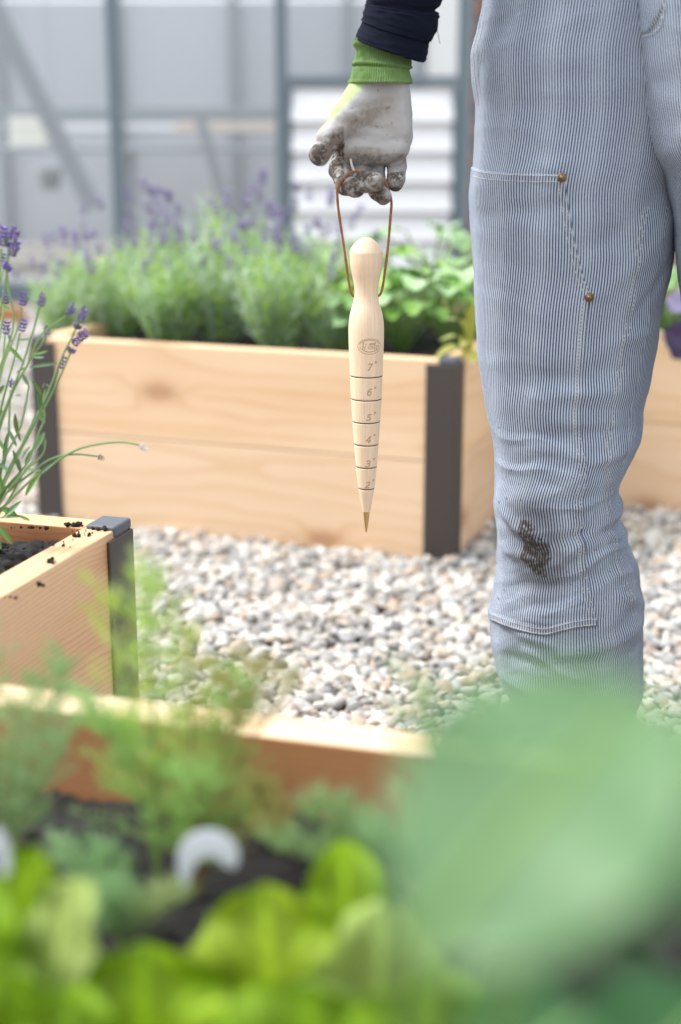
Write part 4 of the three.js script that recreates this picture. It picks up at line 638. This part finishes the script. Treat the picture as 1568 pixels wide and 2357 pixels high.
// ------------------------------------------------------------------ dibber
{
  const DZ = 1.53, prof = [[546, 0.4], [547, 7], [549, 13], [556, 22.5], [563, 29], [570, 34], [577, 37.6], [579.5, 38.6], [581, 38.9], [600, 38.4], [627, 34.6], [640, 31.6], [652, 29.3], [668, 27.6], [677, 27.4], [694, 29.6], [711, 34.4], [728, 38.4], [744, 40.4], [760, 41], [778, 40.8], [820, 39.3], [864, 37.5], [917, 35.4], [969, 32.1], [1021, 28.4], [1073, 24.1], [1123, 18.6], [1150, 14], [1174, 9.8], [1177, 9.3]];
  const axis = (py) => 841.6 + (py - 546) * 0.0052, m = atZ(842, 880, DZ), scale = atZ(843, 880, DZ).x - m.x, top = atZ(842, 546, DZ), end = atZ(845.6, 1226, DZ);
  const hy = (py) => atZ(842, py, DZ).y, rad = curve(prof.map(([y, r]) => [y, r * scale * (atZ(843, y, DZ).x - atZ(842, y, DZ).x) / scale]));
  const d = thing('dibber', 'pale turned wood dibber with depth marks, hanging point down from the gloved hand', 'dibber', [end.x, end.y, end.z]);
  const W = 512, H = 2048, cv = document.createElement('canvas'); cv.width = W; cv.height = H; const g = cv.getContext('2d');
  const img = g.createImageData(W, H);
  for (let j = 0; j < H; j++) for (let i = 0; i < W; i++) { const a = (i / W) * 6.2832, x = Math.cos(a) * 3, y = Math.sin(a) * 3, n = fbm(x * 5, y * 5, j * 0.004, 3), f = noise(x * 26, y * 26, j * 0.006), p = noise(x * 60, y * 60, j * 0.03) > 0.5 ? 0.03 : 0, k = n * 0.07 + f * 0.05 - p, o = (j * W + i) * 4; img.data[o] = 255 * (0.85 + k * 0.8); img.data[o + 1] = 255 * (0.755 + k * 1.1); img.data[o + 2] = 255 * (0.645 + k * 1.4); img.data[o + 3] = 255; }
  g.putImageData(img, 0, 0);
  const y0 = hy(546), y1 = hy(1177), row = (py) => ((y0 - hy(py)) / (y0 - y1)) * H, ppmY = H / (y0 - y1), front = W / 2;
  const text = (s, px, py, size, font, stroke) => { const r = rad(py), u = front + (Math.asin(clamp(((px - axis(py)) * scale) / r, -0.95, 0.95)) / 6.2832) * W, kx = W / (6.2832 * r) / ppmY; g.save(); g.translate(u, row(py)); g.scale(kx, 1); g.font = font.replace('#', String(size * scale * ppmY)); g.textAlign = 'center'; g.textBaseline = 'middle'; if (stroke) { g.lineWidth = stroke * scale * ppmY; g.strokeStyle = 'rgba(120,86,58,0.85)'; g.setLineDash([6, 3]); g.strokeText(s, 0, 0); g.setLineDash([]); } else { g.fillStyle = 'rgba(88,60,40,0.9)'; g.fillText(s, 0, 0); } g.restore(); };
  [['7', 839], ['6', 897], ['5', 955], ['4', 1006], ['3', 1062], ['2', 1112]].forEach(([s, y], i) => { text(s, 849 - i * 0.6, y, 21, 'italic #px sans-serif', 1.5); text('"', 862 - i * 0.6, y - 6, 16, 'italic #px sans-serif', 1.2); });
  { const px = 850.5, py = 792, r = rad(py), u = front + (Math.asin(((px - axis(py)) * scale) / r) / 6.2832) * W, kx = W / (6.2832 * r) / ppmY, q = scale * ppmY; g.save(); g.translate(u, row(py)); g.scale(kx, 1); g.strokeStyle = 'rgba(104,74,50,0.9)'; g.lineWidth = 1.2 * q; g.setLineDash([3 * q, 1 * q]); g.beginPath(); g.ellipse(0, 0, 28.5 * q, 17.5 * q, 0, 0, 7); g.stroke(); g.setLineDash([1.6 * q, 1.8 * q]); g.lineWidth = 2.6 * q; g.beginPath(); g.ellipse(0, 0, 25 * q, 14.6 * q, 0, 3.5, 5.95); g.stroke(); g.setLineDash([4 * q, 1.2 * q]); g.lineWidth = 1.7 * q; g.beginPath(); g.ellipse(0, 0, 22 * q, 12.4 * q, 0, 0.6, 2.5); g.stroke(); g.restore(); }
  text('T— and', 848, 786, 8.5, 'italic bold #px serif'); text('LIV●GREET', 851, 794.5, 10.5, '#px sans-serif', 0.8); text('●', 846.5, 794.5, 10, '#px sans-serif');
  const map = new THREE.CanvasTexture(cv); map.colorSpace = THREE.SRGBColorSpace; map.wrapS = THREE.RepeatWrapping;
  const marks = [864, 917, 969, 1021, 1073, 1123], ys = []; for (let py = 546; py <= 1177; py += py < 585 ? 1 : 3) if (!marks.some((q) => Math.abs(q - py) < 3)) ys.push(py); for (const q of marks) ys.push(q - 1.35, q - 1.05, q + 1.05, q + 1.35); ys.push(1177); ys.sort((a, b) => a - b);
  const pos = [], uv = [], idx = [], n = 72, uy = [...new Set(ys)];
  uy.forEach((py) => { const groove = marks.some((q) => Math.abs(q - py) < 1.2), r = rad(py) - (groove ? 0.0007 : 0), cx = m.x + (axis(py) - 842) * scale, v = 1 - (y0 - hy(py)) / (y0 - y1); for (let j = 0; j <= n; j++) { const a = (j / n - 0.5) * 6.28318; pos.push(cx + r * Math.sin(a) - end.x, hy(py) - end.y, r * Math.cos(a)); uv.push(j / n, v); } });
  for (let i = 0; i + 1 < uy.length; i++) for (let j = 0; j < n; j++) { const a = i * (n + 1) + j, b = a + n + 1; idx.push(a, b, a + 1, a + 1, b, b + 1); }
  part('handle', geo(pos, idx, uv), std({ map, roughness: 0.5 }), d);
  for (const q of marks) { const t = new THREE.TorusGeometry(rad(q) - 0.00045, 0.0005, 6, 64); t.rotateX(Math.PI / 2); t.translate(m.x + (axis(q) - 842) * scale - end.x, hy(q) - end.y, 0); part('depth_line', t, std({ color: rgb(0.05, 0.028, 0.015), roughness: 0.9 }), d); }
  const tip = [[1175, 7.9], [1178, 7.7], [1190, 6.6], [1205, 4.8], [1218, 2.8], [1224, 1.5], [1226, 0.2]].map(([y, r]) => new THREE.Vector2(r * scale, hy(y) - end.y)).reverse(), tg = new THREE.LatheGeometry(tip, 40); tg.translate(m.x + (axis(1200) - 842) * scale - end.x, 0, 0);
  part('metal_tip', tg, std({ color: rgb(0.62, 0.43, 0.18), metalness: 0.9, roughness: 0.42 }), d);
  // leather thong through the neck, over the fingers
  const dz = end.z, off = (p) => V(p[0] - end.x, p[1] - end.y, p[2] - dz), vp = (x, y, mm) => gp((x - 679) * 4.157, y * 4.157, mm);
  const hide = texture(64, 512, (u, v) => { const k = 0.5 + 0.5 * noise(u * 6, v * 60) + 0.25 * noise(u * 20, v * 200); return [lerp(0.42, 0.68, k), lerp(0.27, 0.44, k), lerp(0.17, 0.26, k)]; });
  const leather = std({ map: hide, roughness: 0.7 }), r = (t) => 0.0014 + 0.00025 * noise(t * 40, 2);
  const path = [vp(830, 686, 5), vp(812, 680, 5), vp(806, 664, 5.5), vp(800, 630, 6), vp(793, 575, 7), vp(783, 510, 11), vp(777, 458, 18), vp(778, 432, 23), vp(787, 414, 25), vp(801, 401, 23), vp(815, 393, 18.5), vp(828, 397, 16), vp(846, 401, 14), vp(868, 404, 12), vp(884, 410, 12), vp(893, 432, 16), vp(901, 462, 18), vp(899, 500, 12), vp(894, 560, 7), vp(887, 620, 6), vp(881, 660, 5), vp(875, 678, 5), vp(858, 688, 5)].map(off);
  part('leather_thong', tube(path, r, 10, 220, 0.75), leather, d);
  part('thong_end', tube([vp(815, 394, 19), vp(810, 380, 18.5), vp(807, 366, 17)].map(off), 0.0012, 8, 10), std({ color: rgb(0.55, 0.52, 0.48), roughness: 0.8 }), d);
}

// ------------------------------------------------------------------ foreground plants
const nearAt = (px, py, d) => { const p = atZ(px, py, d), [lx, lz] = frontLocal('near', p); return bedWorld('near', lx, lz, soilNear(lx, lz)); };
function plumes(seed, n, h, spread, tones) { // dill-like: stems with finely divided fronds
  const rnd = random(seed), pos = [], idx = [], col = [], stems = [];
  for (let k = 0; k < n; k++) {
    const a = rnd() * 6.2832, lean = spread * Math.pow(rnd(), 0.7), H = h * (0.55 + 0.5 * rnd()), tip = V(Math.cos(a) * lean, H, Math.sin(a) * lean), c = tones[Math.floor(rnd() * tones.length)];
    const crv = new THREE.QuadraticBezierCurve3(V(0, 0, 0), V(tip.x * 0.3, H * 0.65, tip.z * 0.3), tip); stems.push(tube([crv.getPoint(0), crv.getPoint(0.3), crv.getPoint(0.65), crv.getPoint(1)], (u) => 0.0014 - 0.0009 * u, 5, 14));
    for (let j = 0; j < 18; j++) {
      const t = 0.2 + 0.8 * (j / 17), p = crv.getPoint(t), b = j * 2.4 + rnd(), d = V(Math.cos(b), 0.55 + 0.4 * rnd(), Math.sin(b)).normalize(), L = (0.05 - 0.03 * t) * (0.8 + 0.5 * rnd()) * (h / 0.2);
      blade(pos, idx, col, p, p.clone().addScaledVector(d, L), V(0, 0, 1), 0.0008, c);
      for (let m = 1; m < 8; m++) { const q = p.clone().addScaledVector(d, (L * m) / 8); for (let e = 0; e < 3; e++) { const v = V(rnd() - 0.5, rnd() * 0.7, rnd() - 0.5).normalize().add(d.clone().multiplyScalar(0.5)).multiplyScalar(0.014 * (1.2 - m / 10)); blade(pos, idx, col, q, q.clone().add(v), V(0.3, 0.2, 1).normalize(), 0.0007, c); } }
    }
  }
  return [geo(pos, idx, null, col), mergeGeometries(stems)];
}
{
  const fresh = [[0.4, 0.58, 0.1], [0.32, 0.52, 0.15], [0.45, 0.6, 0.2], [0.45, 0.52, 0.13]], dull = [[0.3, 0.44, 0.19], [0.38, 0.47, 0.22], [0.32, 0.5, 0.24]], dry = [[0.4, 0.38, 0.13], [0.3, 0.22, 0.08], [0.38, 0.46, 0.14]];
  const stemMat = std({ color: rgb(0.18, 0.26, 0.07), roughness: 0.8 }), brown = std({ color: rgb(0.2, 0.12, 0.045), roughness: 0.8 });
  const rows = [
    ['feathery herb with green and brown stems in the middle of the foreground bed', 450, 1850, 0.80, 91, 9, 0.165, 0.06, [...fresh, ...dry], brown],
    ['feathery herb at the left edge of the foreground bed, in front of the left bed', 10, 1830, 0.82, 92, 7, 0.165, 0.09, dull, stemMat],
    ['low feathery herb left of the white plant label', 270, 1960, 0.74, 93, 5, 0.07, 0.08, dull, stemMat],
    ['tall feathery herb rising in front of the dark metal bed corner', 360, 1820, 0.80, 94, 4, 0.215, 0.12, fresh, stemMat],
    ['sparse feathery herb to the right of the middle one, low over the orange board', 640, 1850, 0.86, 95, 4, 0.06, 0.11, [...fresh, ...dry], stemMat],
    ['feathery herb below the large blue green leaf, right of centre', 900, 1900, 0.76, 96, 7, 0.09, 0.1, dull, stemMat],
    ['wispy feathery herb in front of the gravel, left of the striped cuff', 1090, 1880, 0.68, 97, 5, 0.19, 0.1, dull, stemMat]];
  for (const [label, px, py, d, seed, n, h, sp, tones, sm] of rows) { const w = nearAt(px, py, d), t = thing('feathery_herb', label, 'herb', [w.x, w.y, w.z]), [f, s] = plumes(seed, n, h, sp, tones); part('fronds', f, frondMat, t).userData.kind = 'stuff'; part('stems', s, sm, t); }
  // arched white plant labels
  const card = (label, pts, d) => { const root = nearAt(pts[0][0], pts[0][1], d), t = thing('plant_label', label, 'plant label', [root.x, root.y, root.z]), sh = []; pts.forEach(([a, b, c, e]) => sh.push([atZ(a, b, d).sub(root), atZ(c, e, d).sub(root)])); const pos = [], idx = [], n = 40, o = new THREE.CatmullRomCurve3(sh.map((q) => q[0])), i2 = new THREE.CatmullRomCurve3(sh.map((q) => q[1])); for (let k = 0; k <= n; k++) { const a = o.getPoint(k / n), b = i2.getPoint(k / n); for (const z of [0.0006, -0.0006]) pos.push(a.x, a.y, a.z + z, b.x, b.y, b.z + z); } for (let k = 0; k < n; k++) { const a = k * 4, b = a + 4; idx.push(a, a + 1, b, a + 1, b + 1, b, a + 2, b + 2, a + 3, a + 3, b + 2, b + 3, a, b, a + 2, b, b + 2, a + 2, a + 1, a + 3, b + 1, a + 3, b + 3, b + 1); } part('tag', geo(pos, idx), std({ color: rgb(0.72, 0.75, 0.82), roughness: 0.45 }), t); };
  card('arched white plastic plant label standing in the black foreground soil', [[424, 2040, 434, 2036], [413, 2012, 442, 2006], [409, 1968, 455, 1984], [426, 1930, 472, 1972], [470, 1910, 490, 1970], [516, 1918, 505, 1978], [546, 1950, 518, 1992], [549, 1982, 530, 1998], [543, 1996, 538, 2000]], 0.70);
  card('white plant label cut off by the left edge of the photo', [[-60, 2040, -40, 2040], [-60, 1940, -35, 1970], [-30, 1905, -15, 1950], [5, 1920, -8, 1960], [18, 1960, -4, 1985], [20, 2010, -2, 2010]], 0.6);
}
{ // lettuces: bright leaves standing at the bottom of the picture
  const tex = texture(256, 256, (u, v) => { const e = Math.abs(u - 0.5), vw = ((v * 8 - e * 6 + 8) % 1 - 0.5) / 0.1, k = 0.78 + 0.3 * fbm(u * 5, v * 5, 3, 3) + 0.22 * Math.exp(-((e / 0.03) ** 2)) + 0.14 * Math.exp(-vw * vw); return [k, k, k * 0.95]; });
  const lm = (r, g, b, t = 0.45) => leafMat(r, g, b, { map: tex, transmission: t, roughness: 0.6, specularIntensity: 0.35 });
  const tones = [lm(0.31, 0.53, 0.002), lm(0.28, 0.5, 0.012), lm(0.48, 0.63, 0.18), lm(0.38, 0.57, 0.02)];
  const lettuce = (label, foot, leaves) => { const r = nearAt(...foot), t = thing('lettuce', label, 'lettuce', [r.x, r.y, r.z]); leaves.forEach(([bx, by, bd, tx, ty, td, w, m, n], i) => { const b = atZ(bx, by, bd).sub(r), e = atZ(tx, ty, td).sub(r); part('leaf', leafGeo(b, e, V(...(n ?? [0, 0.35, 1])), w, { nu: 26, nv: 18, fat: 0.62, point: 0.5, arch: 0.1, cup: 0.14, wave: 0.1, waves: 3.3, seed: i * 1.7, ragged: 0.12 }), tones[m], t); }); };
  lettuce('bright green lettuce in the bottom left corner', [40, 2330, 0.64], [[50, 2420, 0.62, 80, 1945, 0.64, 0.046, 0, [-0.2, 0.3, 1]], [120, 2400, 0.61, 190, 2022, 0.62, 0.044, 2, [-0.5, 0.5, 0.9]], [-50, 2480, 0.6, -60, 2000, 0.62, 0.05, 1], [60, 2520, 0.58, 60, 2230, 0.57, 0.05, 1]]);
  lettuce('rounded lettuce leaf group at the bottom, left of centre', [340, 2400, 0.62], [[345, 2640, 0.58, 330, 2165, 0.61, 0.086, 0, [0, 0.6, 0.9]], [180, 2600, 0.56, 165, 2270, 0.57, 0.05, 1], [490, 2660, 0.55, 520, 2310, 0.55, 0.05, 3]]);
  lettuce('largest lettuce, its pale leaves filling the bottom centre', [720, 2400, 0.64], [[660, 2520, 0.61, 610, 2030, 0.64, 0.078, 3, [-0.2, 0.5, 0.95]], [800, 2440, 0.62, 790, 1932, 0.66, 0.044, 0, [0.1, 0.3, 1]], [830, 2520, 0.6, 880, 2080, 0.61, 0.062, 2, [0.25, 0.6, 0.9]], [700, 2640, 0.54, 720, 2250, 0.55, 0.085, 1, [0, 0.7, 0.8]], [950, 2640, 0.53, 1000, 2230, 0.54, 0.08, 1, [0.2, 0.7, 0.8]]]);
}
{ // the big blue-green brassica leaf close to the lens
  const tex = texture(256, 512, (u, v) => { const mid = Math.exp(-(((u - 0.5) / 0.035) ** 2)), e = Math.abs(u - 0.5), rw = ((((v * 7 - e * 5) % 1) + 1) % 1 - 0.5) / 0.07, rib = Math.exp(-rw * rw) * 0.5, n = fbm(u * 8, v * 8, 2, 3) * 0.12, k = Math.max(mid, rib * 0.5); return [0.56 + k * 0.2 + n, 0.7 + k * 0.12 + n, 0.56 - k * 0.2 + n]; });
  const m = phys({ map: tex, color: rgb(0.43, 0.51, 0.375), roughness: 0.5, specularIntensity: 0.7, transmission: 0.3, thickness: 0, side: THREE.DoubleSide }), rib = leafMat(0.16, 0.3, 0.075, { transmission: 0.2 }), dark = leafMat(0.03, 0.1, 0.03, { transmission: 0.2, specularIntensity: 0.4 });
  const r = nearAt(1240, 2560, 0.36), t = thing('cabbage_plant', 'big out of focus blue green cabbage leaf filling the lower right corner', 'cabbage', [r.x, r.y, r.z]);
  const put = (bx, by, bd, tx, ty, td, w, n, mat, o = {}) => { const b = atZ(bx, by, bd).sub(r), e = atZ(tx, ty, td).sub(r), lf = part('leaf', leafGeo(b, e, V(...n), w, { nu: 40, nv: 24, fat: 0.5, point: 0.6, arch: 0.12, cup: 0.16, wave: 0.035, waves: 2.5, ...o }), mat, t); const ax = e.clone().sub(b), up = ax.clone().cross(V(...n)).normalize().cross(ax).normalize(), q = (s) => b.clone().addScaledVector(ax, s).addScaledVector(up, ax.length() * (o.arch ?? 0.12) * Math.sin(Math.PI * s) + 0.0004); part('midrib', tube([q(0), q(0.25), q(0.5), q(0.75), q(0.97)], (s) => 0.0034 * (1 - s * 0.75), 10, 30, 0.5), rib, lf); part('stalk', tube([V(0, 0, 0), b.clone().multiplyScalar(0.5).add(V(0, 0.01, 0)), b, q(0.04)], 0.003, 8, 20), rib, lf); };
  put(960, 2200, 0.26, 1500, 1590, 0.30, 0.058, [0.25, 1, 0.35], m);
  put(1170, 2230, 0.27, 1790, 1660, 0.31, 0.042, [0.1, 1, 0.4], m, { cup: 0.08 });
  put(1100, 2560, 0.34, 1350, 2330, 0.38, 0.05, [0, 0.9, 0.6], dark); put(1350, 2600, 0.36, 1640, 2300, 0.40, 0.05, [0.3, 0.9, 0.5], dark);
}
{ // crumbs of soil on the rims of the left bed
  const rnd = random(640), gs = [], lump = lumpGeo(3.3, 0.5), b = BEDS.left, c = atH(296, 1213, BH);
  const put = (px, py, r) => { const p = atH(px, py, BH + r * 0.5), g = lump.clone(); g.scale(r, r * 0.8, r); g.rotateY(rnd() * 6); g.translate(p.x, p.y, p.z); gs.push(g); };
  for (const [x, y, sx, sy, n] of [[225, 1212, 22, 8, 46], [170, 1207, 22, 4, 26], [190, 1228, 30, 10, 14], [120, 1290, 12, 5, 12], [70, 1213, 60, 4, 14], [95, 1348, 10, 6, 3], [130, 1252, 60, 14, 8], [20, 1375, 20, 5, 4]]) for (let k = 0; k < n; k++) put(x + (rnd() + rnd() - 1) * sx, y + (rnd() + rnd() - 1) * sy, 0.0007 + 0.0026 * rnd() ** 2.5);
  solo('soil_crumbs', mergeGeometries(gs), M.crumb, 'loose crumbs of black soil spilt on the left bed rim beside the metal cap', null, 'stuff');
}

renderer.render(scene, camera);
